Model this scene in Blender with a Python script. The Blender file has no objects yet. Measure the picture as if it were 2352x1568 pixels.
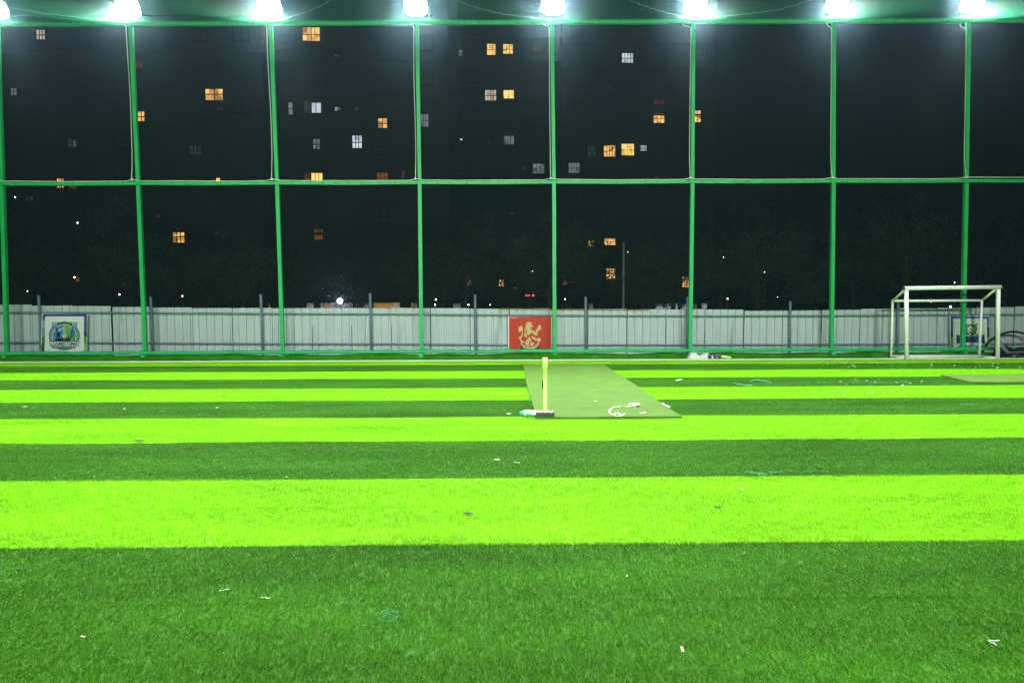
import bpy, bmesh, math, random
import numpy as np
from mathutils import Vector, Matrix

R = math.radians
random.seed(7)
rng = np.random.default_rng(7)
S = bpy.context.scene
COL = S.collection

# ------------------------------------------------------------------ camera
F, H = 1568.0, 1.5                       # focal length in 2352-wide picture units, eye height in metres
PITCH, ROLL, YAW = R(-2.894), R(-0.1537), R(-0.9627)
cy_, sy_, cp_, sp_ = math.cos(YAW), math.sin(YAW), math.cos(PITCH), math.sin(PITCH)
FW = Vector((-sy_ * cp_, cy_ * cp_, sp_))
RT = Vector((cy_, sy_, 0))
UP = RT.cross(FW)
RT, UP = RT * math.cos(ROLL) + UP * math.sin(ROLL), -RT * math.sin(ROLL) + UP * math.cos(ROLL)
cam_data = bpy.data.cameras.new('camera')
cam = bpy.data.objects.new('camera', cam_data)
COL.objects.link(cam)
cam_data.sensor_width = 36.0
cam_data.lens = 36.0 * F / 2352.0
cam_data.clip_start = 0.05
cam_data.clip_end = 2000
M = Matrix((RT, UP, -FW)).transposed().to_4x4()
M.translation = Vector((0, 0, H))
cam.matrix_world = M
S.camera = cam


def ray(x, y):
    x, y = float(x), float(y)
    return (x - 1176) / F * RT - (y - 784.1) / F * UP + FW


def G(x, y, z=0.0):                      # point on the level z
    d = ray(x, y)
    return d * ((z - H) / d.z) + Vector((0, 0, H))


def V(x, y, yy):                         # point on the upright plane Y = yy
    d = ray(x, y)
    return d * (yy / d.y) + Vector((0, 0, H))


# ------------------------------------------------------------------ night sky, exposure
W = bpy.data.worlds.new('World')
S.world = W
W.use_nodes = True
wn = W.node_tree
sky = wn.nodes.new('ShaderNodeTexSky')
sky.sky_type = 'NISHITA'
sky.sun_disc = False
sky.sun_elevation = R(-6)
sky.sun_rotation = R(160)
wn.links.new(sky.outputs[0], wn.nodes['Background'].inputs[0])
wn.nodes['Background'].inputs[1].default_value = 0.002
S.view_settings.view_transform = 'Standard'
S.view_settings.look = 'None'
S.view_settings.exposure = 0.0
S.view_settings.gamma = 1.0
S.render.engine = 'CYCLES'
S.cycles.use_denoising = True
S.cycles.max_bounces = 5
S.cycles.diffuse_bounces = 3
S.cycles.glossy_bounces = 2
S.cycles.transmission_bounces = 2
S.cycles.volume_bounces = 0
S.cycles.transparent_max_bounces = 6
S.cycles.caustics_reflective = False
S.cycles.caustics_refractive = False
S.cycles.sample_clamp_indirect = 4.0
S.cycles.volume_step_rate = 1.0

FRONT_W, REAR_W = 1330.0, 620.0         # watts of each floodlight in the two rows


# ------------------------------------------------------------------ helpers
def s2l(c):
    return tuple((v / 12.92 if v <= 0.04045 else ((v + 0.055) / 1.055) ** 2.4) for v in (k / 255 for k in c))


MATS = {}


def mat(name, col, rough=0.6, spec=0.4, metal=0.0, var=0.0, scale=4.0, stretch=(1, 1, 1), bump=0.0, bscale=60.0, emit=0.0,
        ecol=None, coords='Object', shade=False):
    if name in MATS:
        return MATS[name]
    m = bpy.data.materials.new(name)
    m.use_nodes = True
    nt = m.node_tree
    b = nt.nodes['Principled BSDF']
    b.inputs['Base Color'].default_value = (*col, 1)
    b.inputs['Roughness'].default_value = rough
    b.inputs['Specular IOR Level'].default_value = spec
    b.inputs['Metallic'].default_value = metal
    if emit:
        b.inputs['Emission Color'].default_value = (*(ecol or col), 1)
        b.inputs['Emission Strength'].default_value = emit
    src = None
    if var or bump:
        tc = nt.nodes.new('ShaderNodeTexCoord')
        geo = nt.nodes.new('ShaderNodeNewGeometry')
        mp = nt.nodes.new('ShaderNodeMapping')
        mp.inputs['Scale'].default_value = stretch
        nt.links.new(geo.outputs['Position'] if coords == 'World' else tc.outputs[coords], mp.inputs[0])
        src = mp.outputs[0]
    if var:
        n = nt.nodes.new('ShaderNodeTexNoise')
        n.inputs['Scale'].default_value = scale
        n.inputs['Detail'].default_value = 5
        nt.links.new(src, n.inputs['Vector'])
        mr = nt.nodes.new('ShaderNodeMapRange')
        mr.inputs['From Min'].default_value = 0.3
        mr.inputs['From Max'].default_value = 0.7
        mr.inputs['To Min'].default_value = 1 - var
        mr.inputs['To Max'].default_value = 1 + var
        nt.links.new(n.outputs['Fac'], mr.inputs['Value'])
        fac = mr.outputs[0]
        if shade:
            at = nt.nodes.new('ShaderNodeAttribute')
            at.attribute_name = 'shade'
            mu = nt.nodes.new('ShaderNodeMath')
            mu.operation = 'MULTIPLY'
            nt.links.new(fac, mu.inputs[0])
            nt.links.new(at.outputs['Fac'], mu.inputs[1])
            fac = mu.outputs[0]
        mx = nt.nodes.new('ShaderNodeMix')
        mx.data_type = 'RGBA'
        mx.blend_type = 'MULTIPLY'
        mx.inputs[0].default_value = 1
        mx.inputs[6].default_value = (*col, 1)
        nt.links.new(fac, mx.inputs[7])
        nt.links.new(mx.outputs[2], b.inputs['Base Color'])
    if bump:
        n2 = nt.nodes.new('ShaderNodeTexNoise')
        n2.inputs['Scale'].default_value = bscale
        n2.inputs['Detail'].default_value = 3
        nt.links.new(src, n2.inputs['Vector'])
        bp = nt.nodes.new('ShaderNodeBump')
        bp.inputs['Strength'].default_value = bump
        bp.inputs['Distance'].default_value = 0.01
        nt.links.new(n2.outputs['Fac'], bp.inputs['Height'])
        nt.links.new(bp.outputs[0], b.inputs['Normal'])
    MATS[name] = m
    return m


def tag(o, label=None, cat=None, group=None, kind=None):
    if label:
        o['label'] = label
    if cat:
        o['category'] = cat
    if group:
        o['group'] = group
    if kind:
        o['kind'] = kind
    return o


def empty(name, loc=(0, 0, 0)):
    o = bpy.data.objects.new(name, None)
    COL.objects.link(o)
    o.location = loc
    o.empty_display_size = 0.2
    return o


def link(name, me, mats, parent=None, smooth=False, loc=None):
    o = bpy.data.objects.new(name, me)
    COL.objects.link(o)
    for m in (mats if isinstance(mats, (list, tuple)) else [mats]):
        if m is not None and m.name not in [k.name for k in me.materials if k]:
            me.materials.append(m)
    if smooth:
        me.polygons.foreach_set('use_smooth', [True] * len(me.polygons))
    if parent is not None:
        o.parent = parent
        o.matrix_parent_inverse = Matrix.Translation(parent.location).inverted()
    if loc is not None:
        o.location = loc
    return o


class MB:
    """collects faces; build() links them as one mesh object"""

    def __init__(s):
        s.v, s.f, s.mi = [], [], []

    def add(s, vs, fs, mi=0):
        n = len(s.v)
        s.v += [tuple(v) for v in vs]
        s.f += [tuple(i + n for i in f) for f in fs]
        s.mi += [mi] * len(fs)

    def box(s, x0, x1, y0, y1, z0, z1, mi=0):
        s.add([(x0, y0, z0), (x1, y0, z0), (x1, y1, z0), (x0, y1, z0), (x0, y0, z1), (x1, y0, z1), (x1, y1, z1), (x0, y1, z1)],
              [(0, 3, 2, 1), (4, 5, 6, 7), (0, 1, 5, 4), (1, 2, 6, 5), (2, 3, 7, 6), (3, 0, 4, 7)], mi)

    def beam(s, a, b, wx, wz, mi=0, up=(0, 0, 1)):
        """box section bar from a to b"""
        a, b = Vector(a), Vector(b)
        d = (b - a).normalized()
        upv = Vector(up)
        if abs(d.dot(upv)) > 0.95:
            upv = Vector((0, 1, 0))
        sx = d.cross(upv).normalized() * wx / 2
        sz = sx.cross(d).normalized() * wz / 2
        vs = [p + q for p in (a, b) for q in (-sx - sz, sx - sz, sx + sz, -sx + sz)]
        s.add(vs, [(0, 1, 2, 3), (7, 6, 5, 4), (0, 4, 5, 1), (1, 5, 6, 2), (2, 6, 7, 3), (3, 7, 4, 0)], mi)

    def tube(s, pts, r, n=8, mi=0, cap=True):
        pts = [Vector(p) for p in pts]
        rs = r if isinstance(r, (list, tuple)) else [r] * len(pts)
        base = len(s.v)
        prev = None
        for i, p in enumerate(pts):
            d = (pts[min(i + 1, len(pts) - 1)] - pts[max(i - 1, 0)]).normalized()
            if prev is None:
                a = d.cross(Vector((0, 0, 1)))
                if a.length < 0.05:
                    a = d.cross(Vector((0, 1, 0)))
            else:
                a = prev - d * prev.dot(d)
            a.normalize()
            prev = a
            b = d.cross(a)
            for k in range(n):
                t = 2 * math.pi * k / n
                s.v.append(tuple(p + (a * math.cos(t) + b * math.sin(t)) * rs[i]))
        for i in range(len(pts) - 1):
            for k in range(n):
                k2 = (k + 1) % n
                s.f.append((base + i * n + k, base + i * n + k2, base + (i + 1) * n + k2, base + (i + 1) * n + k))
                s.mi.append(mi)
        if cap:
            s.f.append(tuple(base + k for k in range(n))[::-1])
            s.f.append(tuple(base + (len(pts) - 1) * n + k for k in range(n)))
            s.mi += [mi, mi]

    def build(s, name, mats, parent=None, smooth=False, bevel=0.0, loc=None):
        me = bpy.data.meshes.new(name)
        me.from_pydata(s.v, [], s.f)
        ml = mats if isinstance(mats, (list, tuple)) else [mats]
        for m in ml:
            me.materials.append(m)
        if len(ml) > 1:
            me.polygons.foreach_set('material_index', s.mi)
        me.update()
        if bevel:
            bm = bmesh.new()
            bm.from_mesh(me)
            bmesh.ops.remove_doubles(bm, verts=bm.verts, dist=1e-5)
            bmesh.ops.bevel(bm, geom=bm.edges[:] , offset=bevel, segments=2, affect='EDGES', profile=0.5)
            bm.to_mesh(me)
            bm.free()
        return link(name, me, None, parent, smooth, loc)


def strands(polys, r, name, m, parent=None):
    """thin three-sided cords along many polylines, one mesh"""
    vs, fs, base = [], [], 0
    for P in polys:
        P = np.asarray(P, float)
        n = len(P)
        d = np.gradient(P, axis=0)
        d /= np.linalg.norm(d, axis=1)[:, None]
        ref = np.array([0, 1, 0.0]) if abs(d[0][1]) < 0.8 else np.array([0, 0, 1.0])
        a = np.cross(d, ref)
        a /= np.linalg.norm(a, axis=1)[:, None]
        b = np.cross(d, a)
        ring = np.stack([P + r * (a * math.cos(t) + b * math.sin(t)) for t in (0.5, 2.594, 4.689)], 1)
        vs.append(ring.reshape(-1, 3))
        i = np.arange(n - 1)[:, None] * 3 + base
        for k in range(3):
            k2 = (k + 1) % 3
            fs.append(np.concatenate([i + k, i + k2, i + 3 + k2, i + 3 + k], 1))
        base += 3 * n
    vs = np.concatenate(vs)
    fs = np.concatenate(fs)
    me = bpy.data.meshes.new(name)
    me.vertices.add(len(vs))
    me.vertices.foreach_set('co', vs.ravel())
    me.loops.add(fs.size)
    me.loops.foreach_set('vertex_index', fs.ravel().astype(np.int32))
    me.polygons.add(len(fs))
    me.polygons.foreach_set('loop_start', (np.arange(len(fs)) * 4).astype(np.int32))
    me.update()
    me.validate()
    return link(name, me, m, parent)


def text_mesh(txt, size=1.0, shear=0.0, bold=0.0):
    cu = bpy.data.curves.new('t', 'FONT')
    cu.body = txt
    cu.size = size
    cu.shear = shear
    cu.offset = bold
    cu.align_x = 'CENTER'
    cu.resolution_u = 3
    ob = bpy.data.objects.new('t', cu)
    COL.objects.link(ob)
    bpy.context.view_layer.update()
    me = bpy.data.meshes.new_from_object(ob.evaluated_get(bpy.context.evaluated_depsgraph_get()))
    vs = [tuple(v.co) for v in me.vertices]
    fs = [tuple(p.vertices) for p in me.polygons]
    bpy.data.objects.remove(ob)
    bpy.data.curves.remove(cu)
    bpy.data.meshes.remove(me)
    return vs, fs


# ------------------------------------------------------------------ materials
LIGHT_TURF = (0.232, 0.56, 0.006)
DARK_TURF = (0.050, 0.190, 0.006)
m_light = mat('light_turf', LIGHT_TURF, 0.65, 0.08, var=0.20, scale=1.3, stretch=(0.35, 1.6, 1), coords='World', shade=True)
m_dark = mat('dark_turf', DARK_TURF, 0.5, 0.11, var=0.26, scale=1.3, stretch=(0.35, 1.6, 1), coords='World', shade=True)
m_lbase = mat('light_turf_base', tuple(.85 * v for v in LIGHT_TURF), 0.8, 0.1, var=0.15, scale=1.3, stretch=(0.35, 1.6, 1), coords='World')  # base tinted down, painting in the shade between the blades
m_dbase = mat('dark_turf_base', tuple(.85 * v for v in DARK_TURF), 0.8, 0.1, var=0.2, scale=1.3, stretch=(0.35, 1.6, 1), coords='World')  # pile shade painted into the base colour here too
m_green = mat('green_paint', (0.014, 0.50, 0.13), 0.45, 0.4, var=0.10, scale=3, bump=0.15, bscale=25)
m_net = mat('green_cord', (0.030, 0.064, 0.064), 0.6, 0.15)
m_net2 = mat('bright_green_cord', (0.005, 0.15, 0.07), 0.7, 0.05)
m_rope = mat('pale_rope', (0.20, 0.36, 0.26), 0.7)
m_white = mat('white_paint', (0.92, 0.95, 0.90), 0.35, 0.5, var=0.05, scale=6)
m_cable = mat('white_cable', (0.58, 0.60, 0.55), 0.5)
m_sheet = mat('galvanised_sheet', (0.51, 0.59, 0.60), 0.5, 0.4, var=0.07, scale=2.0, stretch=(4, 4, 0.35), bump=0.12, bscale=5)
nt_ = m_sheet.node_tree
b_ = nt_.nodes['Principled BSDF']
prev_ = b_.inputs['Base Color'].links[0].from_socket
ge_ = nt_.nodes.new('ShaderNodeNewGeometry')
mp_ = nt_.nodes.new('ShaderNodeMapping')
mp_.inputs['Scale'].default_value = (2.2, 2.2, 0.25)
no_ = nt_.nodes.new('ShaderNodeTexNoise')
no_.inputs['Scale'].default_value = 1.6
no_.inputs['Detail'].default_value = 6
mr_ = nt_.nodes.new('ShaderNodeMapRange')
mr_.inputs['From Min'].default_value = 0.60
mr_.inputs['From Max'].default_value = 0.78
mx_ = nt_.nodes.new('ShaderNodeMix')
mx_.data_type = 'RGBA'
mx_.inputs[7].default_value = (0.30, 0.28, 0.22, 1)
nt_.links.new(ge_.outputs['Position'], mp_.inputs[0])
nt_.links.new(mp_.outputs[0], no_.inputs['Vector'])
nt_.links.new(no_.outputs['Fac'], mr_.inputs['Value'])
nt_.links.new(mr_.outputs[0], mx_.inputs[0])
nt_.links.new(prev_, mx_.inputs[6])
nt_.links.new(mx_.outputs[2], b_.inputs['Base Color'])
m_steel = mat('bluegrey_steel', (0.13, 0.20, 0.25), 0.5, 0.4, var=0.15, scale=6)
m_black = mat('black_rubber', (0.012, 0.013, 0.014), 0.6, 0.3)
m_earth = mat('dark_earth', (0.045, 0.05, 0.04), 0.95, 0.1, var=0.3, scale=0.6)

# ------------------------------------------------------------------ ground
bm = MB()
bm.add([(-400, -60, -0.30), (400, -60, -0.30), (400, 420, -0.30), (-400, 420, -0.30)], [(0, 1, 2, 3)])
tag(bm.build('ground', m_earth), kind='structure')

SW = 1.667                                # width of one turf strip
Y0 = 17.576                               # boundary between the last dark strip and the light border
XL, XR = -19.5, 20.0


def wave(x, yb):
    return (0.022 * math.sin(0.8 * x + yb * 2.1) + 0.014 * math.sin(2.1 * x + yb * 3.7) + 0.006 * math.sin(5.3 * x + yb)) * min(1.0, max(0.25, yb / 9))


edges = [19.45, Y0] + [Y0 - SW * k for k in range(1, 17)]
light_rows, dark_rows = [], []
xs = np.linspace(XL, XR, 160)
for i in range(len(edges) - 1):
    ya, yb = edges[i + 1], edges[i]
    light = (i % 2 == 0)
    vs, fs = [], []
    for x in xs:
        vs += [(x, ya + wave(x, ya), 0.0), (x, yb + (wave(x, yb) if i else 0), 0.0)]
    for k in range(len(xs) - 1):
        fs.append((2 * k, 2 * k + 2, 2 * k + 3, 2 * k + 1))
    b = MB()
    b.add(vs, fs)
    tag(b.build('turf_strip', m_lbase if light else m_dbase), kind='structure')
    (light_rows if light else dark_rows).append((ya, yb))


# pile of the artificial turf: three small carpets of blades, laid out over the strips
TILE = SW / 2


def pile_mesh(name, n, m, seed, tall):
    g = np.random.default_rng(seed)
    x = g.uniform(-TILE * .506, TILE * .506, n)
    y = g.uniform(-TILE * .506, TILE * .506, n)
    # gentle rows of tufts
    ang = g.uniform(0, 2 * math.pi, n)
    h = g.uniform(0.6, 1.0, n) * tall
    lean = g.normal(0, 0.55, (n, 2)) * h[:, None]
    w = g.uniform(0.0011, 0.0020, n)
    dx, dy = np.cos(ang) * w, np.sin(ang) * w
    z = np.zeros(n)
    v = np.stack([
        np.stack([x - dx, y - dy, z], 1), np.stack([x + dx, y + dy, z], 1),
        np.stack([x + lean[:, 0] * .35 + dx * .9, y + lean[:, 1] * .35 + dy * .9, h * .6], 1),
        np.stack([x + lean[:, 0] * .35 - dx * .9, y + lean[:, 1] * .35 - dy * .9, h * .6], 1),
        np.stack([x + lean[:, 0], y + lean[:, 1], h], 1)], 1).reshape(-1, 3)
    b = np.arange(n) * 5
    quads = np.stack([b, b + 1, b + 2, b + 3], 1)
    tris = np.stack([b + 3, b + 2, b + 4], 1)
    me = bpy.data.meshes.new(name)
    me.from_pydata(v.tolist(), [], quads.tolist() + tris.tolist())
    at = me.attributes.new('shade', 'FLOAT', 'POINT')
    clump = 0.12 * np.sin(x * 23 + seed) * np.sin(y * 31 + seed * 2)
    sh = np.clip(g.normal(1.0, 0.18, n) + clump, 0.45, 1.7)
    at.data.foreach_set('value', np.repeat(sh, 5))
    me.materials.append(m)
    return me


def pile(name, rows, m, seed, n, skip=None):
    protos = []
    for k in range(3):
        o = bpy.data.objects.new(name + '_tuft', pile_mesh(name + '_tuft', n, m, seed + k, 0.014))
        protos.append(o)
    pts = []
    for ya, yb in rows:
        ny = max(1, round((yb - ya) / TILE))
        for j in range(ny):
            yc = ya + (j + 0.5) * (yb - ya) / ny
            if yc < 1.9:
                continue
            half = min(19.2, abs(yc) * 0.80 + 1.6)
            x = -half
            while x < half + 0.4:
                pts.append((x, yc + wave(x, yc), 0.001))
                x += TILE
    me = bpy.data.meshes.new(name)
    me.from_pydata(pts, [], [])
    o = link(name, me, m)
    ng = bpy.data.node_groups.new(name, 'GeometryNodeTree')
    ng.interface.new_socket('Geometry', in_out='INPUT', socket_type='NodeSocketGeometry')
    ng.interface.new_socket('Geometry', in_out='OUTPUT', socket_type='NodeSocketGeometry')
    gi = ng.nodes.new('NodeGroupInput')
    go = ng.nodes.new('NodeGroupOutput')
    iop = ng.nodes.new('GeometryNodeInstanceOnPoints')
    jn = ng.nodes.new('GeometryNodeJoinGeometry')
    for p in protos:
        oi = ng.nodes.new('GeometryNodeObjectInfo')
        oi.inputs['Object'].default_value = p
        oi.inputs['As Instance'].default_value = True
        ng.links.new(oi.outputs['Geometry'], jn.inputs[0])
    iop.inputs['Pick Instance'].default_value = True
    ri = ng.nodes.new('FunctionNodeRandomValue')
    ri.data_type = 'INT'
    mn = [s for s in ri.inputs if s.name == 'Min' and s.enabled][0]
    mxx = [s for s in ri.inputs if s.name == 'Max' and s.enabled][0]
    mn.default_value, mxx.default_value = 0, 3
    mu = ng.nodes.new('ShaderNodeMath')
    mu.operation = 'MULTIPLY'
    mu.inputs[1].default_value = math.pi / 2
    cx = ng.nodes.new('ShaderNodeCombineXYZ')
    ro = [s for s in ri.outputs if s.enabled][0]
    ng.links.new(ro, mu.inputs[0])
    ng.links.new(mu.outputs[0], cx.inputs[2])
    ng.links.new(cx.outputs[0], iop.inputs['Rotation'])
    ng.links.new(gi.outputs[0], iop.inputs['Points'])
    ng.links.new(jn.outputs[0], iop.inputs['Instance'])
    ng.links.new(iop.outputs[0], go.inputs[0])
    md = o.modifiers.new('pile', 'NODES')
    md.node_group = ng
    return o


lp = [r for r in light_rows]
tag(pile('light_grass', lp, m_light, 11, 17000), 'bright lime artificial grass pile of the pale pitch strips', 'grass', kind='stuff')
tag(pile('dark_grass', dark_rows, m_dark, 31, 17000), 'dark green artificial grass pile of the dark pitch strips', 'grass', kind='stuff')

# white touch line, kerb wrapped in turf
m_line = mat('white_pile', (0.72, 0.76, 0.70), 0.8, var=0.12, scale=30, coords='World')
b = MB()
for k in range(len(xs) - 1):
    for (x0, x1) in ((xs[k], xs[k + 1]),):
        y0a, y1a = 18.86 + 0.6 * wave(x0, 18), 18.86 + 0.6 * wave(x1, 18)
        b.add([(x0, y0a, 0.029), (x1, y1a, 0.029), (x1, y1a + 0.17, 0.029), (x0, y0a + 0.17, 0.029),
               (x0, y0a, 0.0), (x1, y1a, 0.0)], [(0, 1, 2, 3), (4, 5, 1, 0)])
tag(b.build('touch_line', m_line), kind='structure')
m_kerb = mat('kerb_turf', (0.034, 0.185, 0.007), 0.9, 0.03, var=0.28, scale=2.5, coords='World', bump=0.5, bscale=160)
b = MB()
n = 240
kx = np.linspace(XL, XR, n)
vs, fs = [], []
for i, x in enumerate(kx):
    t = 0.138 + 0.010 * math.sin(1.3 * x) + 0.006 * math.sin(4.1 * x + 1) + (0.035 if abs(x - 0.85 - 0.0) < 0 else 0)
    fy = 19.44 + 0.012 * math.sin(2.2 * x)
    vs += [(x, fy, -0.02), (x, fy + 0.008, t * 0.6), (x, fy + 0.02, t - 0.015), (x, fy + 0.05, t), (x, 19.95, t + 0.012 * math.sin(3 * x)), (x, 19.95, -0.25)]
for i in range(n - 1):
    for k in range(5):
        a = i * 6 + k
        fs.append((a, a + 6, a + 7, a + 1))
b.add(vs, fs)
tag(b.build('kerb', m_kerb, smooth=True), kind='structure')
# loose carpet folds riding up on the kerb
for (xv, ww, hh) in ((850, 0.30, 0.10), (1248, 0.5, 0.09), (2175, 0.45, 0.07), (250, 0.3, 0.06)):
    c = V(xv, 815, 19.5)
    b = MB()
    vs, fs = [], []
    nn = 14
    for i in range(nn + 1):
        u = i / nn
        hgt = hh * math.sin(math.pi * u) ** 0.7 * (0.8 + 0.2 * math.sin(9 * u))
        vs += [(c.x + (u - .5) * ww, 19.41, 0.0), (c.x + (u - .5) * ww, 19.415, 0.13 + hgt * .5), (c.x + (u - .5) * ww, 19.50, 0.14 + hgt), (c.x + (u - .5) * ww, 19.62, 0.14)]
    for i in range(nn):
        for k in range(3):
            a = i * 4 + k
            fs.append((a, a + 4, a + 5, a + 1))
    b.add(vs, fs)
    tag(b.build('kerb_carpet_fold', m_kerb, smooth=True), kind='structure')

# ------------------------------------------------------------------ sheet metal fence
YF = 20.35
ftop = [(-300, 697), (0, 699), (150, 702), (250, 704), (350, 706), (600, 708), (900, 707.5), (1176, 709), (1700, 711), (1790, 715.5), (1850, 713.5),
        (1950, 711), (2050, 709), (2150, 707.3), (2250, 707), (2352, 704), (2700, 700)]
fence = empty('sheet_metal_fence', (0, YF, -0.3))
tag(fence, 'pale grey corrugated metal sheet fence with blue-grey posts and two rails', 'fence')
pitch = 1.172
x = V(259, 740, YF).x - 13 * pitch
i = 0
while x < 19:
    # picture column of this sheet's middle, for its height
    q = Vector((x + pitch / 2, YF, 1.4)) - Vector((0, 0, H))
    xv = 1176 + F * q.dot(RT) / q.dot(FW)
    if xv > -260:
        ty = np.interp(xv, [a for a, _ in ftop], [c for _, c in ftop]) + rng.uniform(-0.6, 0.6)
        zt = V(xv, ty, YF).z
        tilt = rng.uniform(-0.006, 0.006)
        gap = 0.012 + (0.035 if i in (13, 12) else 0) + rng.uniform(0, 0.008)
        prof = []
        w = pitch - gap
        ribs = 5
        yy = YF + rng.uniform(-0.006, 0.006)
        for k in range(ribs):
            u0 = w * k / ribs
            d = w / ribs
            prof += [(u0, 0), (u0 + d * .70, 0), (u0 + d * .75, 0.042), (u0 + d * .94, 0.042)]
        prof.append((w, 0))
        vs = []
        for u, dd in prof:
            vs += [(x + u, yy + dd, -0.3), (x + u, yy + dd + 0.01, 0.55 + rng.uniform(-.01, .01)), (x + u + tilt, yy + dd, zt + tilt * (u - w / 2) * 2)]
        fs = []
        for k in range(len(prof) - 1):
            fs += [(3 * k, 3 * k + 3, 3 * k + 4, 3 * k + 1), (3 * k + 1, 3 * k + 4, 3 * k + 5, 3 * k + 2)]
        b = MB()
        b.add(vs, fs)
        b.build('sheet', m_sheet, fence)
    x += pitch
    i += 1
for name, pts in (('rail', [(-200, 718), (250, 718.3), (600, 720.5), (900, 721.5), (1176, 724), (1600, 726), (1900, 725.3), (2150, 723.5), (2550, 721)]),
                  ('rail', [(-200, 786), (250, 787.5), (600, 789.5), (900, 790), (1176, 792.5), (1600, 792), (1900, 791.2), (2150, 790.5), (2550, 788)])):
    b = MB()
    P = [V(a, c, YF - 0.055) for a, c in pts]
    for a, c in zip(P[:-1], P[1:]):
        b.beam(a, c + (c - a) * 0.002, 0.045, 0.05)
    b.build('rail', m_steel, fence)
for xv, yt in ((-170, 680), (89, 678), (346, 682), (599, 677), (850, 674), (1091, 677), (1345, 682), (1579, 682), (1815, 692), (2063, 690), (2292, 700), (2540, 690)):
    t = V(xv, yt, YF - 0.11)
    b = MB()
    b.tube([(t.x + 0.02, YF - 0.115, -0.3), (t.x, YF - 0.115, t.z)], 0.038, 10)
    b.build('post', m_steel, fence, smooth=True)
m_yel = mat('yellow_trim', (0.30, 0.22, 0.03), 0.6)
b = MB()
a, c, d = V(1149, 709, YF - .03), V(1300, 711.0, YF - .03), V(1492, 711.6, YF - .03)
b.beam(a, c, 0.05, 0.022)
b.beam(c, d, 0.05, 0.022)
b.build('trim_strip', m_yel, fence)

# ------------------------------------------------------------------ cage frame with nets
YN = 19.62
cage = empty('net_cage', (0, YN, 0.1))
tag(cage, 'green painted steel cage frame of tall posts and cross beams hung with netting', 'net cage')
POSTS = [(-14.03, -13.95), (-10.13, -10.27), (-6.23, -6.39), (-2.27, -2.31), (1.56, 1.48), (5.48, 5.475), (9.60, 9.47), (13.45, 13.33)]
ZT = lambda x: 9.47 + 0.008 * x
ZM = lambda x: 5.03 + 0.0035 * x
ZB = lambda x: 0.235 + 0.001 * x
for xb, xt in POSTS + [(-18.0, -18.0), (17.4, 17.4)]:
    b = MB()
    b.beam((xb, YN, 0.10), ((xb + xt) / 2 + 0.015, YN, 5.0), 0.104, 0.104, up=(0, 1, 0))
    b.beam(((xb + xt) / 2 + 0.015, YN, 4.998), (xt, YN, ZT(xt)), 0.098, 0.098, up=(0, 1, 0))
    # foot plate stub over the kerb
    b.beam((xb, YN - 0.115, 0.05), (xb, YN - 0.115, 0.16), 0.11, 0.09, up=(0, 1, 0))
    b.build('post', m_green, cage)
for name, Z, th in (('top_beam', ZT, 0.105), ('middle_beam', ZM, 0.09)):
    b = MB()
    xs2 = [-18.2] + [(p[0] if name == 'middle_beam' else p[1]) for p in POSTS] + [17.6]
    for a, c in zip(xs2[:-1], xs2[1:]):
        mid = (a + c) / 2
        for p, q in (((a, 0), (mid, -0.012)), ((mid, -0.012), (c, 0))):
            b.beam((p[0], YN - 0.03, Z(p[0]) + p[1]), (q[0] + 0.004, YN - 0.03, Z(q[0]) + q[1]), 0.10, th)
    b.build(name, m_green, cage)
b = MB()
P = []
for x in np.linspace(-18.2, 17.6, 180):
    P.append((x, YN - 0.10, ZB(x) + 0.008 * math.sin(2.3 * x) + 0.004 * math.sin(9 * x)))
b.tube(P, [0.05 + 0.006 * math.sin(3.3 * k) for k in range(180)], 8)
b.build('bottom_rail', m_green, cage, smooth=True)
# lacing cord spiralling round the bottom rail, and ties on the beams
lace = []
for j in range(2):
    P = []
    for k in range(2600):
        x = -18 + k * 0.0137
        t = x * (9 if j == 0 else -5.5) + j
        P.append((x, YN - 0.10 + 0.061 * math.sin(t), ZB(x) + 0.008 * math.sin(2.3 * x) + 0.061 * math.cos(t)))
    lace.append(P)
strands(lace, 0.0045, 'lacing_cord', mat('teal_cord', (0.02, 0.30, 0.16), 0.6), cage)
ties = []
for Z, off in ((ZM, 0.058), (ZT, 0.062)):
    x = -17.5
    while x < 17:
        z = Z(x)
        ties.append([(x, YN - 0.088, z - off), (x + .004, YN - 0.092, z), (x, YN - 0.088, z + off)])
        x += rng.uniform(0.28, 0.6)
strands(ties, 0.006, 'net_tie', mat('dark_tie', (0.01, 0.10, 0.04), 0.6), cage)['kind'] = 'stuff'

MESH = 0.052
PX = np.array([-18.0] + [p[0] for p in POSTS] + [17.4])


def bay(x):
    k = np.clip(np.searchsorted(PX, x) - 1, 0, len(PX) - 2)
    u = (x - PX[k]) / (PX[k + 1] - PX[k])
    return np.sin(np.pi * np.clip(u, 0, 1))


def net_y(x, z):
    return YN - 0.12 - 0.05 * bay(x) * np.sin(np.pi * np.clip((z % 4.8) / 4.8, 0, 1)) + 0.006 * np.sin(3 * x + z)


polys = []
xg = np.linspace(-17.9, 17.3, 150)
for k in range(int(9.15 / MESH)):
    z0 = 0.28 + k * MESH
    z = z0 + 0.012 * np.sin(1.7 * xg + z0 * 2) - 0.02 * bay(xg) * np.sin(np.pi * (z0 % 4.8) / 4.8) + 0.004 * np.sin(7 * xg + 3 * z0)
    polys.append(np.stack([xg, net_y(xg, z), z], 1))
zg = np.linspace(0.26, 9.5, 44)
for k in range(int(35.2 / MESH)):
    x0 = -17.9 + k * MESH
    xx = x0 + 0.015 * np.sin(1.1 * zg + x0 * 1.3) + 0.005 * np.sin(5 * zg + 2 * x0)
    polys.append(np.stack([xx, net_y(xx, zg), zg], 1))
tag(strands(polys, 0.0017, 'wall_net', m_net, cage), kind='stuff')

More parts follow.
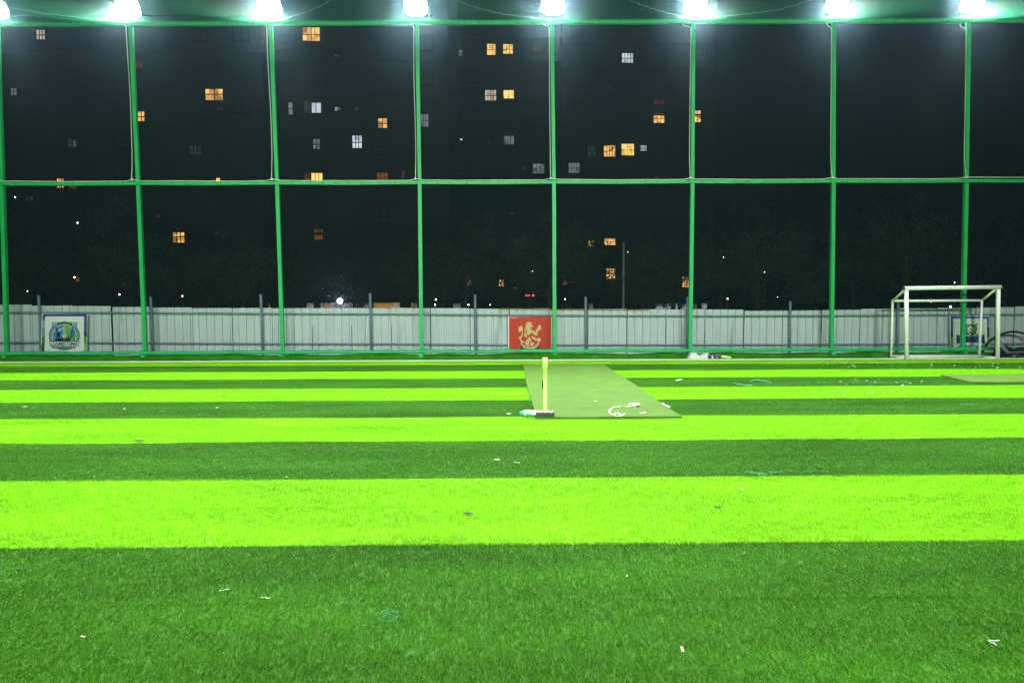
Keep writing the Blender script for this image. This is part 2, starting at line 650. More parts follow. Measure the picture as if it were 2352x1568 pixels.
# ceiling net, sagging from the top beam
polys = []
yg = np.concatenate([np.linspace(3.0, 14, 30), np.linspace(14.2, YN - 0.02, 44)])


def ceil_z(x, y):
    d = YN - y
    return 9.50 + 0.008 * x - (0.10 + 0.30 * bay(x)) * (1 - np.exp(-d / 1.1)) - 0.05 * np.sin(0.9 * d + x) * np.clip(d / 2, 0, 1)


for k in range(int(35 / 0.06)):
    x0 = -17.6 + k * 0.06
    xx = x0 + 0.25 * np.sin((YN - yg) * 0.8 + x0 * 0.35) * np.clip((YN - yg) / 3, 0, 1)
    polys.append(np.stack([xx, yg, ceil_z(xx, yg)], 1))
for k in range(int(16.5 / 0.06)):
    y0 = YN - 0.03 - k * 0.06
    yy = np.full_like(xg, y0)
    polys.append(np.stack([xg, yy, ceil_z(xg, yy)], 1))
tag(strands(polys, 0.0020, 'ceiling_net', m_net2, cage), kind='stuff')
seams = []
for (xa, ya), (xb, yb) in (((-10.3, YN - .1), (-14.6, 15.5)), ((-6.3, YN - .1), (-2.6, 16.0)), ((1.5, YN - .1), (-2.2, 16.6)), ((5.5, YN - .1), (9.4, 16.4)), ((5.5, YN - .1), (2.0, 16.5)), ((-10.3, YN - .1), (-7.5, 15.5))):
    u = np.linspace(0, 1, 60)
    xx = xa + (xb - xa) * u + rng.normal(0, 0.015, 60)
    yy = ya + (yb - ya) * u
    seams.append(np.stack([xx, yy, ceil_z(xx, yy) - 0.012 + rng.normal(0, 0.006, 60)], 1))
strands(seams, 0.0032, 'seam_rope', m_rope, cage)

# ------------------------------------------------------------------ power cable on the middle beam
pc = empty('power_cable', (0, YN - 0.2, 5.1))
tag(pc, 'white power cable clipped along the middle beam with a drop at every post', 'cable')
b = MB()
P = []
for i, (xb, xt) in enumerate(POSTS):
    xm = (xb + xt) / 2 - 0.085
    P.append((xm, YN - 0.15, ZM(xm) + 0.085))
    if i < len(POSTS) - 1:
        xn = (POSTS[i + 1][0] + POSTS[i + 1][1]) / 2 - 0.085
        for u in (.05, .12, .3, .5, .7, .88, .95):
            P.append((xm + (xn - xm) * u, YN - 0.10, ZM(xm) + 0.066 + 0.004 * math.sin(i * 5 + u * 9) - 0.012 * math.sin(math.pi * u)))
P = [(-18, YN - .1, ZM(-18) + .066)] + P + [(17, YN - .1, ZM(17) + .066)]
b.tube(P, 0.013, 7)
b.build('cable_run', m_cable, pc, smooth=True)
for i, (xb, xt) in enumerate(POSTS):
    xm = (xb + xt) / 2 - 0.085
    b = MB()
    P = []
    for u in np.linspace(0, 1, 14):
        z = ZM(xm) + 0.085 + (9.30 - ZM(xm) - 0.085) * u
        xx = xm + 0.0 + (xt - (xb + xt) / 2) * u - 0.012 * math.sin(u * 7 + i) * (1 if i < 4 else 0.2) - 0.005
        P.append((xx, YN - 0.06 - 0.09 * max(0, 1 - u * 8), z))
    e = P[-1]
    P += [(e[0] - 0.02, e[1], e[2] + 0.05), (e[0] - 0.09 - 0.06 * (i % 3), e[1], e[2] + 0.09), (e[0] - 0.14 - 0.05 * (i % 3), e[1], e[2] + 0.17)]
    b.tube(P, 0.013, 6)
    b.build('cable_drop', m_cable, pc, smooth=True)
    b = MB()
    for rr, yy in ((0.034, YN - 0.175),):
        vs = [(xm, yy - 0.012, ZM(xm) + 0.085)] + [(xm + rr * math.cos(t), yy, ZM(xm) + 0.085 + rr * math.sin(t)) for t in np.linspace(0, 2 * math.pi, 11)[:-1]] \
            + [(xm + rr * math.cos(t), yy + 0.04, ZM(xm) + 0.085 + rr * math.sin(t)) for t in np.linspace(0, 2 * math.pi, 11)[:-1]]
        fs = [(0, 1 + k, 1 + (k + 1) % 10) for k in range(10)] + [(1 + k, 11 + k, 11 + (k + 1) % 10, 1 + (k + 1) % 10) for k in range(10)]
        b.add(vs, fs)
    b.build('junction_box', m_cable, pc)

# ------------------------------------------------------------------ floodlights
m_house = mat('lamp_housing', (0.10, 0.11, 0.11), 0.5)
m_lens = mat('lamp_lens', (0.9, 0.95, 0.92), 0.3, emit=60.0, ecol=(0.92, 1.0, 0.96))


def floodlight(x, y, z, face, watts, label, group, tilt=42, spread=125):
    """face -1: shines towards -Y"""
    o = empty('floodlight', (x, y, z - 0.40))
    tag(o, label, 'floodlight', group)
    nrm = Vector((0, face * math.cos(R(tilt)), -math.sin(R(tilt))))
    sx = Vector((1, 0, 0))
    sz = nrm.cross(sx) if face < 0 else sx.cross(nrm)
    sz.normalize()
    if sz.z < 0:
        sz = -sz
    c = Vector((x, y, z))
    w2, h2 = 0.34, 0.27

    def pt(u, v, d):
        return c + sx * u + sz * v + nrm * d
    def outline(k):
        out = []
        for q in range(28):
            t = 2 * math.pi * q / 28
            cx_, sx_ = math.cos(t), math.sin(t)
            out.append((k * w2 * math.copysign(abs(cx_) ** .62, cx_), k * h2 * math.copysign(abs(sx_) ** .62, sx_)))
        return out
    b = MB()
    n_ = 28
    vs = [pt(u, v, 0) for u, v in outline(1)] + [pt(u, v, -.09) for u, v in outline(.8)]
    b.add(vs, [tuple(range(n_)), tuple(range(n_, 2 * n_))[::-1]] + [(q, n_ + q, n_ + (q + 1) % n_, (q + 1) % n_) for q in range(n_)])
    for k in range(7):
        u = -w2 * .7 + k * w2 * 1.4 / 6
        b.add([pt(u - .006, -h2 * .7, -.085), pt(u + .006, -h2 * .7, -.085), pt(u + .006, h2 * .7, -.085), pt(u - .006, h2 * .7, -.085),
               pt(u - .006, -h2 * .6, -.15), pt(u + .006, -h2 * .6, -.15), pt(u + .006, h2 * .6, -.15), pt(u - .006, h2 * .6, -.15)],
              [(4, 7, 6, 5), (0, 4, 5, 1), (1, 5, 6, 2), (2, 6, 7, 3), (3, 7, 4, 0)])
    b.build('housing', m_house, o)
    b = MB()
    b.add([pt(u, v, .006) for u, v in outline(.94)], [tuple(range(28))])
    b.build('lens', m_lens, o)
    b = MB()
    for s in (-1, 1):
        b.beam(pt(s * (w2 + .02), 0, -.03), Vector((x + s * (w2 + .02), y, z - 0.40)), 0.03, 0.012)
    b.beam((x - w2 - .03, y, z - 0.40), (x + w2 + .03, y, z - 0.40), 0.03, 0.012)
    b.beam((x, y, z - 0.44), (x, y, z - 0.395), 0.05, 0.05)
    b.build('bracket', m_house, o)
    ld = bpy.data.lights.new('lamp', 'AREA')
    ld.shape = 'ELLIPSE'
    ld.size, ld.size_y = w2 * 1.84, h2 * 1.84
    ld.energy = watts
    ld.color = (0.92, 1.0, 0.92)
    ld.spread = R(spread)
    lo = bpy.data.objects.new('lamp', ld)
    COL.objects.link(lo)
    lo.parent = o
    mm = Matrix((sx, sz, -nrm)).transposed()
    if mm.determinant() < 0:
        mm = Matrix((-sx, sz, -nrm)).transposed()
    lo.matrix_world = Matrix.Translation(pt(0, 0, .012)) @ mm.to_4x4()
    lo.matrix_parent_inverse = Matrix.Translation(o.location).inverted()
    return o


lab = ['lit white floodlight above the end post before the first blue crest banner',
       'lit white floodlight above the post just past the blue crest banner with two players',
       'lit white floodlight above the third post before the red poster',
       'lit white floodlight above the post next to the red poster post, banner side',
       'lit white floodlight above the post touching the red lion poster',
       'lit white floodlight above the post with the white fleece heap at its foot',
       'lit white floodlight above the post between the fleece heap and the goal',
       'lit white floodlight above the post seen through the white goal']
for i, (xb, xt) in enumerate(POSTS):
    xl = V([-8, 295, 620, 955, 1270, 1597, 1922, 2231][i], 15, YN).x
    floodlight(xl, YN - 0.02, 9.92 + 0.01 * xt, -1, FRONT_W, lab[i], 'floodlights along the top beam', tilt=[40, 38, 42, 39, 41, 40, 38, 42][i], spread=114)
for xb in (-9.6, -3.2, 3.2, 9.6):
    floodlight(xb, -9.5, 9.9, 1, REAR_W, 'lit white floodlight on the opposite side of the pitch', 'floodlights on the opposite side', tilt=23, spread=80)
# frame that carries the opposite row
for xb in (-16.0, -9.6, -3.2, 3.2, 9.6, 16.0):
    b = MB()
    b.beam((xb, -9.5, -0.02), (xb, -9.5, 9.47), 0.12, 0.12, up=(0, 1, 0))
    b.build('post', m_green, cage)
b = MB()
b.beam((-18, -9.5, 9.42), (17.5, -9.5, 9.42), 0.11, 0.10)
b.build('top_beam', m_green, cage)

# ------------------------------------------------------------------ goal
gl = empty('football_goal', (12.65, 19.0, 0))
tag(gl, 'small white tubular football goal without a net standing on the touch line', 'goal')
FA, FB = G(2082.5, 826.5), G(2291.5, 823.5)
ya = 18.72
FA = V(2082.5, 826, ya); FA.z = 0.0
yb = 18.92
FB = V(2291.5, 823, yb); FB.z = 0.0
TA = V(2082, 662, ya)
TB = V(2293, 659.5, yb)
BAt, BBt = V(2050.5, 691, 19.36), V(2255.5, 690, 19.40)
BAb, BBb = V(2046.5, 820, 19.36), V(2249, 816, 19.40)
BAb.z = BBb.z = 0.045
RAD = 0.055


def gtube(name, a, c, r, n=14):
    b = MB()
    b.tube([a, c], r, n)
    return b.build(name, m_white, gl, smooth=False)


gtube('goal_post', FA, (TA.x, TA.y, TA.z - 0.05), RAD)
gtube('goal_post', FB, (TB.x, TB.y, TB.z - 0.05), RAD)
d = (TB - TA).normalized()
gtube('crossbar', TA - d * 0.07, TB + d * 0.07, RAD)
gtube('rear_post', BAb, BAt, 0.034)
gtube('rear_post', BBb, BBt, 0.034)
gtube('rear_bar', BAt - Vector((0.04, 0, 0)), BBt + Vector((0.01, 0, 0)), 0.034)
gtube('side_bar', TA, BAt, 0.032)
gtube('side_bar', TB, BBt, 0.032)
gtube('ground_bar', BAb, BBb, 0.05)
gtube('ground_bar', BAb + Vector((0.02, -0.03, -0.005)), FA + Vector((0, 0, 0.035)), 0.03)
gtube('ground_bar', BBb + Vector((0.02, -0.03, -0.005)), FB + Vector((0, 0, 0.035)), 0.03)
for o in gl.children:
    for p in o.data.polygons:
        p.use_smooth = len(p.vertices) == 4
b = MB()
b.tube([TA - d * 0.0715, TA - d * 0.0712], 0.047, 12)
b.tube([BAt - Vector((0.0415, 0, 0)), BAt - Vector((0.0412, 0, 0))], 0.027, 12)
b.build('tube_hollow_shade', m_black, gl)  # thin black discs painting the shade inside the tubes
m_wear = mat('bare_patch', (0.06, 0.045, 0.035), 0.8)
b = MB()
for u, ln in ((.30, .05), (.36, .03), (.45, .04), (.62, .05), (.83, .03)):
    p = TA.lerp(TB, u)
    b.beam(p + Vector((0, -RAD - .0005, -0.004)), p + d * ln + Vector((0, -RAD - .0005, -0.004)), 0.003, 0.008)
b.beam(FA + Vector((0, -RAD - .0005, .42)), FA + Vector((.006, -RAD - .0005, .50)), 0.008, 0.003, up=(0, 1, 0))
b.build('chipped_paint', m_wear, gl)


# ------------------------------------------------------------------ printed boards
def pm(rgb, name=None, rough=0.55):
    return mat('print_%d_%d_%d' % tuple(rgb), tuple(0.97 * v for v in s2l(rgb)), rough, 0.3)


class Board:
    """a flat printed board; shapes are given in the zoomed picture's coordinates and land on its own plane"""

    def __init__(s, name, conv, yy, label, corners):
        s.conv, s.yy = conv, yy
        P = [V(*conv(*c), yy) for c in corners]
        s.obj = empty(name, ((P[2].x + P[3].x) / 2, yy, min(p.z for p in P)))
        tag(s.obj, label, 'banner' if 'banner' in name else 'poster')
        b = MB()
        F4 = [(p.x, yy, p.z) for p in P]
        K4 = [(p.x, yy + 0.018, p.z) for p in P]
        b.add(F4 + K4, [(0, 3, 2, 1), (4, 5, 6, 7), (0, 1, 5, 4), (1, 2, 6, 5), (2, 3, 7, 6), (3, 0, 4, 7)])
        b.build('board', pm((235, 238, 232)), s.obj)

    def layer(s, name, shapes, depth):
        """shapes: list of (points, rgb)"""
        b = MB()
        mats, idx = [], {}
        for pts, rgb in shapes:
            if rgb not in idx:
                idx[rgb] = len(mats)
                mats.append(pm(rgb))
            vs = [V(*s.conv(*p), s.yy) for p in pts]
            vs = [(v.x, s.yy - depth, v.z) for v in vs]
            ar = sum(vs[k][0] * vs[(k + 1) % len(vs)][2] - vs[(k + 1) % len(vs)][0] * vs[k][2] for k in range(len(vs)))
            f = list(range(len(vs)))
            if ar < 0:
                f = f[::-1]
            b.add(vs, [tuple(f)], idx[rgb])
        return b.build(name, mats, s.obj)

    def text(s, name, txt, x0, x1, ybase, ytop, rgb, depth, shear=0.0, bold=0.0, arch=0.0, rot=None):
        vs, fs = text_mesh(txt, 1.0, shear, bold)
        a = np.array(vs)
        mn, mx = a.min(0), a.max(0)
        out = []
        for p in vs:
            u = (p[0] - mn[0]) / (mx[0] - mn[0])
            w = (p[1] - mn[1]) / (mx[1] - mn[1])
            X = x0 + (x1 - x0) * u
            Yc = ybase + (ytop - ybase) * w + arch * (2 * u - 1) ** 2
            q = V(*s.conv(X, Yc), s.yy)
            out.append((q.x, s.yy - depth, q.z))
        b = MB()
        b.add(out, fs)
        return b.build(name, pm(rgb), s.obj)


def disc(cx, cy, r, n=40, a0=0, a1=360, ry=None):
    ry = ry or r
    return [(cx + r * math.cos(R(a0 + (a1 - a0) * k / n)), cy + ry * math.sin(R(a0 + (a1 - a0) * k / n))) for k in range(n + (0 if abs(a1 - a0) >= 360 else 1))]


def rrect(x0, y0, x1, y1, r):
    out = []
    for cx, cy, a in ((x1 - r, y0 + r, -90), (x1 - r, y1 - r, 0), (x0 + r, y1 - r, 90), (x0 + r, y0 + r, 180)):
        for k in range(6):
            t = R(a + 18 * k)
            out.append((cx + r * math.cos(t), cy + r * math.sin(t)))
    return out


def rect(x0, y0, x1, y1):
    return [(x0, y0), (x1, y0), (x1, y1), (x0, y1)]


def stroke(pts, w):
    """thick line as a polygon"""
    L, Rr = [], []
    for i, p in enumerate(pts):
        a = pts[max(i - 1, 0)]
        c = pts[min(i + 1, len(pts) - 1)]
        dx, dy = c[0] - a[0], c[1] - a[1]
        l = math.hypot(dx, dy) or 1
        ww = w[i] if isinstance(w, (list, tuple)) else w
        nx, ny = -dy / l * ww / 2, dx / l * ww / 2
        L.append((p[0] + nx, p[1] + ny))
        Rr.append((p[0] - nx, p[1] - ny))
    return L + Rr[::-1]


NAVY, WHITE, TEAL, GRN, BLU = (28, 48, 92), (236, 240, 234), (40, 120, 128), (92, 176, 40), (60, 140, 205)

# banner with two players
cv = lambda x, y: ((0 + x / 3.92) / 1.7415, (1150 + y / 3.92) / 1.7415)
bd = Board('crest_banner', cv, YF - 0.16, 'blue edged banner with round crest of two players above the word GAMETIME', [(655, 405), (1370, 413), (1362, 1095), (640, 1095)])
bd.layer('printed_backdrop', [(rect(668, 412, 1362, 450), (38, 66, 150)), (rect(665, 450, 712, 520), (48, 84, 165)), (rect(663, 520, 710, 640), (130, 165, 205)),
                              (rect(660, 640, 708, 775), (95, 150, 180)), (rect(656, 775, 706, 880), (52, 140, 36)), (rect(650, 880, 700, 1090), (24, 92, 22)),
                              (rect(1318, 450, 1362, 690), (62, 78, 160)), (rect(1316, 690, 1362, 768), (30, 40, 48)), (rect(1314, 768, 1361, 890), (70, 165, 40)),
                              (rect(1312, 890, 1360, 1090), (140, 190, 130)), (rect(700, 1000, 1312, 1092), (58, 130, 40))], 0.002)
bd.layer('white_panel', [(rrect(706, 450, 1318, 1015, 40), WHITE)], 0.004)
cx, cy = 1010, 757
sh = [(disc(cx, cy, 243, 48, ry=224), (32, 66, 110))]
bd.layer('crest_rim', sh, 0.006)
sh = [(disc(cx, cy, 232, 48, ry=214), (120, 165, 160)), (rrect(812, 540, 916, 614, 14), (70, 150, 205)), (rrect(1114, 540, 1216, 614, 14), (70, 160, 190)),
      (rect(905, 545, 1125, 580), (50, 120, 180))]
bd.layer('crest_ring', sh, 0.008)
sh = [(disc(cx, cy, 194, 48, ry=182), (225, 240, 235))]
for gx in (840, 865, 890, 1140, 1165, 1190):
    for gy in (556, 577, 598):
        sh.append((disc(gx, gy, 8, 8), (215, 238, 245)))
for k in range(7):
    sh.append((disc(930 + k * 27, 562 + abs(k - 3) * 1.5, 6, 6), (220, 240, 245)))
for k in range(40):
    a = R(100 + k * 9)
    if math.sin(a) < -0.72:
        continue
    sh.append((stroke([(cx + 205 * math.cos(a), cy + 190 * math.sin(a)), (cx + 226 * math.cos(a + .09), cy + 208 * math.sin(a + .09))], 6), (50, 100, 120)))
bd.layer('crest_ring_marks', sh, 0.010)
sh = [(disc(cx - 3, cy, 184, 30, 90, 270, ry=172), BLU), (disc(cx + 3, cy, 184, 30, -90, 90, ry=172), GRN),
      ([(840, 820), (1010, 770), (1180, 820), (1130, 880), (1010, 915), (890, 880)], (70, 165, 60))]
bd.layer('crest_field', sh, 0.012)
sh = [(stroke([(905, 640), (1000, 640), (1000, 780)], 7), (200, 225, 240)), (stroke([(1180, 640), (1030, 640), (1030, 780)], 7), (190, 230, 180)),
      (stroke([(845, 800), (845, 700), (905, 640)], 6), (190, 220, 240)),
      # batter
      (disc(890, 645, 22, 12), (40, 70, 130)), ([(885, 668), (925, 680), (945, 735), (925, 770), (895, 745)], (40, 90, 120)),
      ([(905, 735), (955, 760), (945, 800), (905, 790), (890, 828), (872, 826), (885, 770)], (50, 80, 160)),
      (stroke([(905, 690), (940, 668), (968, 655)], 16), (225, 235, 235)), (stroke([(965, 662), (1038, 572)], [12, 20]), (205, 200, 160)),
      (disc(856, 735, 20, 12, ry=14), (190, 80, 50)), (rect(915, 690, 940, 745), (110, 190, 60)),
      # footballer
      (disc(1140, 640, 17, 12), (60, 60, 70)), ([(1105, 665), (1160, 660), (1190, 690), (1160, 710), (1155, 755), (1110, 750)], (40, 95, 190)),
      (stroke([(1115, 745), (1095, 800)], 18), (60, 90, 130)), (stroke([(1140, 750), (1120, 800)], 16), (35, 60, 90)), (stroke([(1060, 690), (1115, 672)], 11), (210, 170, 140)),
      (stroke([(955, 825), (1010, 775)], 16), (70, 80, 60)), (stroke([(1070, 825), (1020, 775)], 16), (70, 80, 60)), (disc(1018, 822, 15, 10), (200, 60, 50))]
bd.layer('players', sh, 0.014)
sh = [(disc(1016, 760, 34, 20), (236, 240, 238)), (disc(1128, 818, 14, 10), (235, 240, 238))]
bd.layer('ball', sh, 0.016)
sh = [(disc(1016, 760, 12, 5), (30, 40, 60)), (disc(1128, 818, 6, 5), (30, 40, 60))]
for k in range(5):
    a = R(90 + 72 * k)
    sh.append((disc(1016 + 27 * math.cos(a), 760 + 27 * math.sin(a), 7, 5), (30, 40, 60)))
bd.layer('ball_patches', sh, 0.018)
bd.layer('ribbon', [([(820, 912), (1185, 912), (1190, 955), (1140, 950), (1010, 965), (880, 950), (825, 952)], (50, 130, 118)),
                    ([(776, 838), (1252, 838), (1238, 922), (792, 922)], NAVY)], 0.017)
bd.layer('name_plate', [([(786, 846), (1242, 846), (1230, 915), (800, 915)], WHITE)], 0.019)
bd.text('lettering', 'GAMETIME', 800, 1232, 909, 852, NAVY, 0.021, shear=0.18, bold=0.015)
bd.text('small_lettering', 'BOX CRICKET & FOOTBALL TURF', 842, 1165, 941, 925, (200, 230, 220), 0.019)

# second banner, with shield crest, behind the goal
cv = lambda x, y: ((3480 + x / 3.818) / 1.7415, (1100 + y / 3.818) / 1.7415)
bd = Board('shield_banner', cv, YF - 0.16, 'blue edged banner with shield and football crest above GAMETIME, behind the goal', [(1218, 627), (1818, 620), (1838, 1165), (1228, 1165)])
bd.layer('printed_backdrop', [(rect(1228, 632, 1814, 664), (56, 92, 178)), (rect(1230, 664, 1268, 880), (70, 100, 170)), (rect(1232, 880, 1268, 950), (40, 52, 60)), (rect(1234, 950, 1270, 1160), (80, 170, 50)),
                              (rect(1780, 664, 1818, 800), (76, 90, 170)), (rect(1784, 800, 1822, 950), (32, 44, 50)), (rect(1788, 950, 1826, 1160), (80, 170, 50))], 0.002)
bd.layer('white_panel', [(rrect(1268, 664, 1786, 1162, 30), WHITE)], 0.004)
sh = [([(1440, 770), (1530, 745), (1630, 780), (1632, 840), (1600, 905), (1530, 935), (1460, 905), (1432, 840)], (40, 90, 80)),
      (stroke([(1420, 905), (1640, 742)], [34, 26]), (70, 140, 160)), (stroke([(1640, 915), (1440, 790)], 30), (40, 80, 96))]
bd.layer('shield', sh, 0.006)
sh = [([(1455, 780), (1530, 760), (1530, 900), (1470, 880), (1447, 835)], (130, 180, 190)), ([(1530, 760), (1618, 790), (1616, 838), (1585, 890), (1530, 915)], (90, 165, 60)),
      (stroke([(1560, 870), (1625, 912)], 16), (120, 180, 80)), (rect(1508, 885, 1550, 920), (225, 225, 210))]
bd.layer('shield_field', sh, 0.008)
bd.layer('ball', [(disc(1530, 828, 47, 28), (235, 240, 240)), ([(1315, 908), (1380, 925), (1530, 932), (1680, 922), (1745, 905), (1752, 1052), (1690, 1035), (1530, 1028), (1380, 1035), (1318, 1056)], (40, 70, 130))], 0.010)
sh = [(disc(1530, 826, 15, 5), (24, 30, 44))]
for k in range(5):
    a = R(90 + 72 * k)
    sh.append((disc(1530 + 37 * math.cos(a), 828 + 37 * math.sin(a), 9, 5), (24, 30, 44)))
for px_ in (1365, 1485, 1575):
    sh += [(stroke([(px_ - 14, 1020), (px_, 985), (px_ + 16, 1022)], 9), (20, 50, 70)), (stroke([(px_ - 18, 965), (px_, 955), (px_ + 22, 968)], 8), (20, 50, 70)),
           (rect(px_ - 8, 945, px_ + 8, 990), (20, 50, 70)), (disc(px_, 938, 9, 8), (20, 50, 70))]
for k in range(6):
    sh.append((stroke([(1600 + k * 18, 1020 - k * 4), (1640 + k * 16, 985 - k * 6)], 3), (110, 150, 190)))
sh.append((stroke([(1330, 928), (1530, 945), (1735, 925)], 4), (150, 185, 210)))
bd.layer('player_figures', sh, 0.012)
bd.text('lettering', 'GAMETIME', 1348, 1728, 1102, 1064, (34, 52, 104), 0.006, bold=0.03, arch=8)

# red poster with the lion
cv = lambda x, y: ((1940 + x / 5.88) / 1.7415, (1220 + y / 5.88) / 1.7415)
bd = Board('lion_poster', cv, YF - 0.16, 'red poster with golden crowned lion crest and the word CHALLENGERS', [(543, 272), (1573, 280), (1568, 1180), (538, 1180)])
RED, GOLD, GOLD2, SLATE = (205, 52, 18), (216, 198, 132), (178, 160, 96), (50, 66, 80)
bd.layer('red_field', [(rect(566, 277, 1554, 1176), RED)], 0.002)
bd.layer('dark_panel', [([(832, 890), (900, 960), (1050, 1010), (1200, 960), (1278, 870), (1278, 1176), (832, 1176)], SLATE)], 0.004)
arc = []
for k in range(25):
    t = k / 24
    a = R(172 - 164 * t)
    arc.append((1055 + 226 * math.cos(a), 838 + 216 * math.sin(a)))
for k in range(25):
    t = 1 - k / 24
    a = R(165 - 150 * t)
    arc.append((1052 + 190 * math.cos(a), 838 + 150 * math.sin(a)))
lion = [
    [(965, 405), (985, 420), (1000, 395), (1018, 410), (1038, 378), (1058, 408), (1078, 395), (1088, 418), (1110, 408), (1090, 455), (985, 455)],
    [(940, 452), (972, 466), (985, 458), (1085, 460), (1125, 480), (1130, 495), (1108, 522), (1068, 520), (1072, 540), (1112, 548), (1090, 568), (1060, 560), (1075, 590), (1130, 600),
     (1165, 612), (1215, 645), (1245, 700), (1222, 688), (1225, 735), (1195, 690), (1190, 725), (1160, 690), (1110, 660), (1080, 650), (1060, 680), (1050, 710), (1035, 680), (1020, 720),
     (1005, 690), (985, 700), (970, 680), (985, 655), (1000, 630), (968, 625), (985, 600), (968, 575), (985, 560), (960, 540), (978, 515), (965, 490)],
    [(958, 512), (945, 535), (915, 540), (938, 560), (925, 600), (938, 620), (928, 660), (915, 690), (932, 702), (918, 735), (956, 740), (972, 775), (990, 760), (984, 725), (964, 700), (953, 640), (957, 590), (950, 562), (966, 530)],
    [(1185, 605), (1215, 570), (1240, 530), (1250, 490), (1275, 472), (1300, 470), (1332, 505), (1305, 510), (1325, 545), (1322, 575), (1285, 580), (1260, 590), (1245, 640), (1225, 640), (1205, 620)],
    [(1085, 715), (1115, 735), (1165, 760), (1220, 795), (1250, 770), (1298, 760), (1280, 785), (1320, 800), (1310, 830), (1290, 840), (1290, 870), (1260, 865), (1215, 835), (1170, 825), (1130, 800), (1095, 760)],
    [(1045, 735), (1065, 790), (1095, 825), (1050, 865), (1030, 905), (1045, 960), (1010, 970), (985, 960), (955, 925), (935, 915), (945, 880), (975, 830), (1005, 790)],
    [(1065, 900), (1080, 870), (1115, 855), (1140, 890), (1180, 910), (1130, 930), (1115, 970), (1075, 965)],
    [(845, 472), (865, 510), (890, 510), (885, 580), (890, 640), (880, 700), (900, 720), (865, 740), (850, 790), (855, 835), (925, 850), (920, 885), (870, 875), (835, 850), (820, 810),
     (795, 805), (820, 795), (795, 770), (800, 745), (835, 745), (855, 700), (868, 650), (860, 600), (840, 625), (790, 635), (785, 605), (805, 585), (785, 550), (790, 520), (825, 510)]]
bd.layer('scroll', [(arc, (206, 190, 128))], 0.006)
bd.layer('lion_crest', [(p, GOLD) for p in lion], 0.008)
bd.layer('crest_shading', [(stroke([(1000, 560), (1030, 620), (1040, 660)], [3, 10, 3]), GOLD2), (stroke([(1120, 625), (1180, 650), (1225, 700)], [3, 12, 3]), GOLD2), (stroke([(1075, 610), (1130, 640), (1185, 690)], [3, 9, 3]), GOLD2),
                           (stroke([(1030, 770), (1010, 850), (985, 930)], [4, 18, 6]), GOLD2), (stroke([(870, 560), (868, 640), (872, 690)], [3, 8, 3]), GOLD2),
                           (stroke([(1130, 750), (1190, 790), (1250, 815)], [3, 10, 3]), GOLD2), (stroke([(985, 432), (1095, 432)], 5), RED), (disc(1082, 488, 6, 8), (70, 60, 40)),
                           (stroke([(1095, 890), (1110, 930)], [4, 10]), GOLD2), (stroke([(1230, 520), (1255, 560), (1240, 610)], [3, 8, 3]), GOLD2)], 0.010)
for k, ch in enumerate('BANGALORE'):
    a = R(141 - 102 * k / 8)
    X, Yc = 1053 + 206 * math.cos(a), 838 + 182 * math.sin(a)
    bd.text('scroll_letter', ch, X - 9, X + 9, Yc + 12, Yc - 12, (110, 92, 50), 0.008)
bd.text('lettering', 'CHALLENGERS', 850, 1252, 1160, 1128, WHITE, 0.006, bold=0.01)
bd.text('small_lettering', '#PLAYBOLD', 583, 766, 312, 293, (240, 215, 205), 0.004, bold=0.02)

# ------------------------------------------------------------------ cricket mats
m_mat = mat('cricket_mat', (0.070, 0.136, 0.023), 0.9, 0.05, var=0.11, scale=2.2, coords='World', bump=0.35, bscale=300)


def cricket_mat(corners, label, nx=8, ny=24):
    b = MB()
    A, B, C, D = corners                 # far left, far right, near right, near left
    vs, fs = [], []
    for j in range(ny + 1):
        v = j / ny
        for i in range(nx + 1):
            u = i / nx
            p = A.lerp(B, u).lerp(D.lerp(C, u), v)
            e = min(u, 1 - u) * nx
            edge = 0.012 * math.sin(9 * v + 3 * u) * (1 if i in (0, nx) else 0)
            vs.append((p.x + edge, p.y + (0.015 * math.sin(5 * u + 2) if j in (0, ny) else 0), 0.036 + 0.003 * math.sin(4 * p.x + 2.2 * p.y) + (0.004 * math.sin(7 * p.y) if i in (0, nx) else 0)))
    W_ = nx + 1
    for j in range(ny):
        for i in range(nx):
            a = j * W_ + i
            fs.append((a, a + W_, a + W_ + 1, a + 1))
    nb = len(vs)
    rim = [i for i in range(W_)] + [j * W_ + nx for j in range(1, ny + 1)] + [ny * W_ + i for i in range(nx - 1, -1, -1)] + [j * W_ for j in range(ny - 1, 0, -1)]
    for k in rim:
        vs.append((vs[k][0], vs[k][1], 0.012))
    for k in range(len(rim)):
        k2 = (k + 1) % len(rim)
        fs.append((rim[k], rim[k2], nb + k2, nb + k))
    b.add(vs, fs)
    return tag(b.build('cricket_mat', m_mat), label, 'mat')


zz = 0.036
yf, yn = Y0 - 0.02, Y0 - 5 * SW + 0.02
cm = cricket_mat([G(1200, 836, zz), G(1385, 835.5, zz), G(1568, 955.5, zz), G(1229, 957.5, zz)], 'pale green cricket mat with the lime stump standing at its end')
A, C = G(2160, 860.5, zz), G(2232, 877.5, zz)
cricket_mat([A, A + Vector((6.0, 0.1, 0)), C + Vector((5.6, 0.1, 0)), C], 'pale green cricket mat lying out from the goal toward the pitch edge', 10, 6)

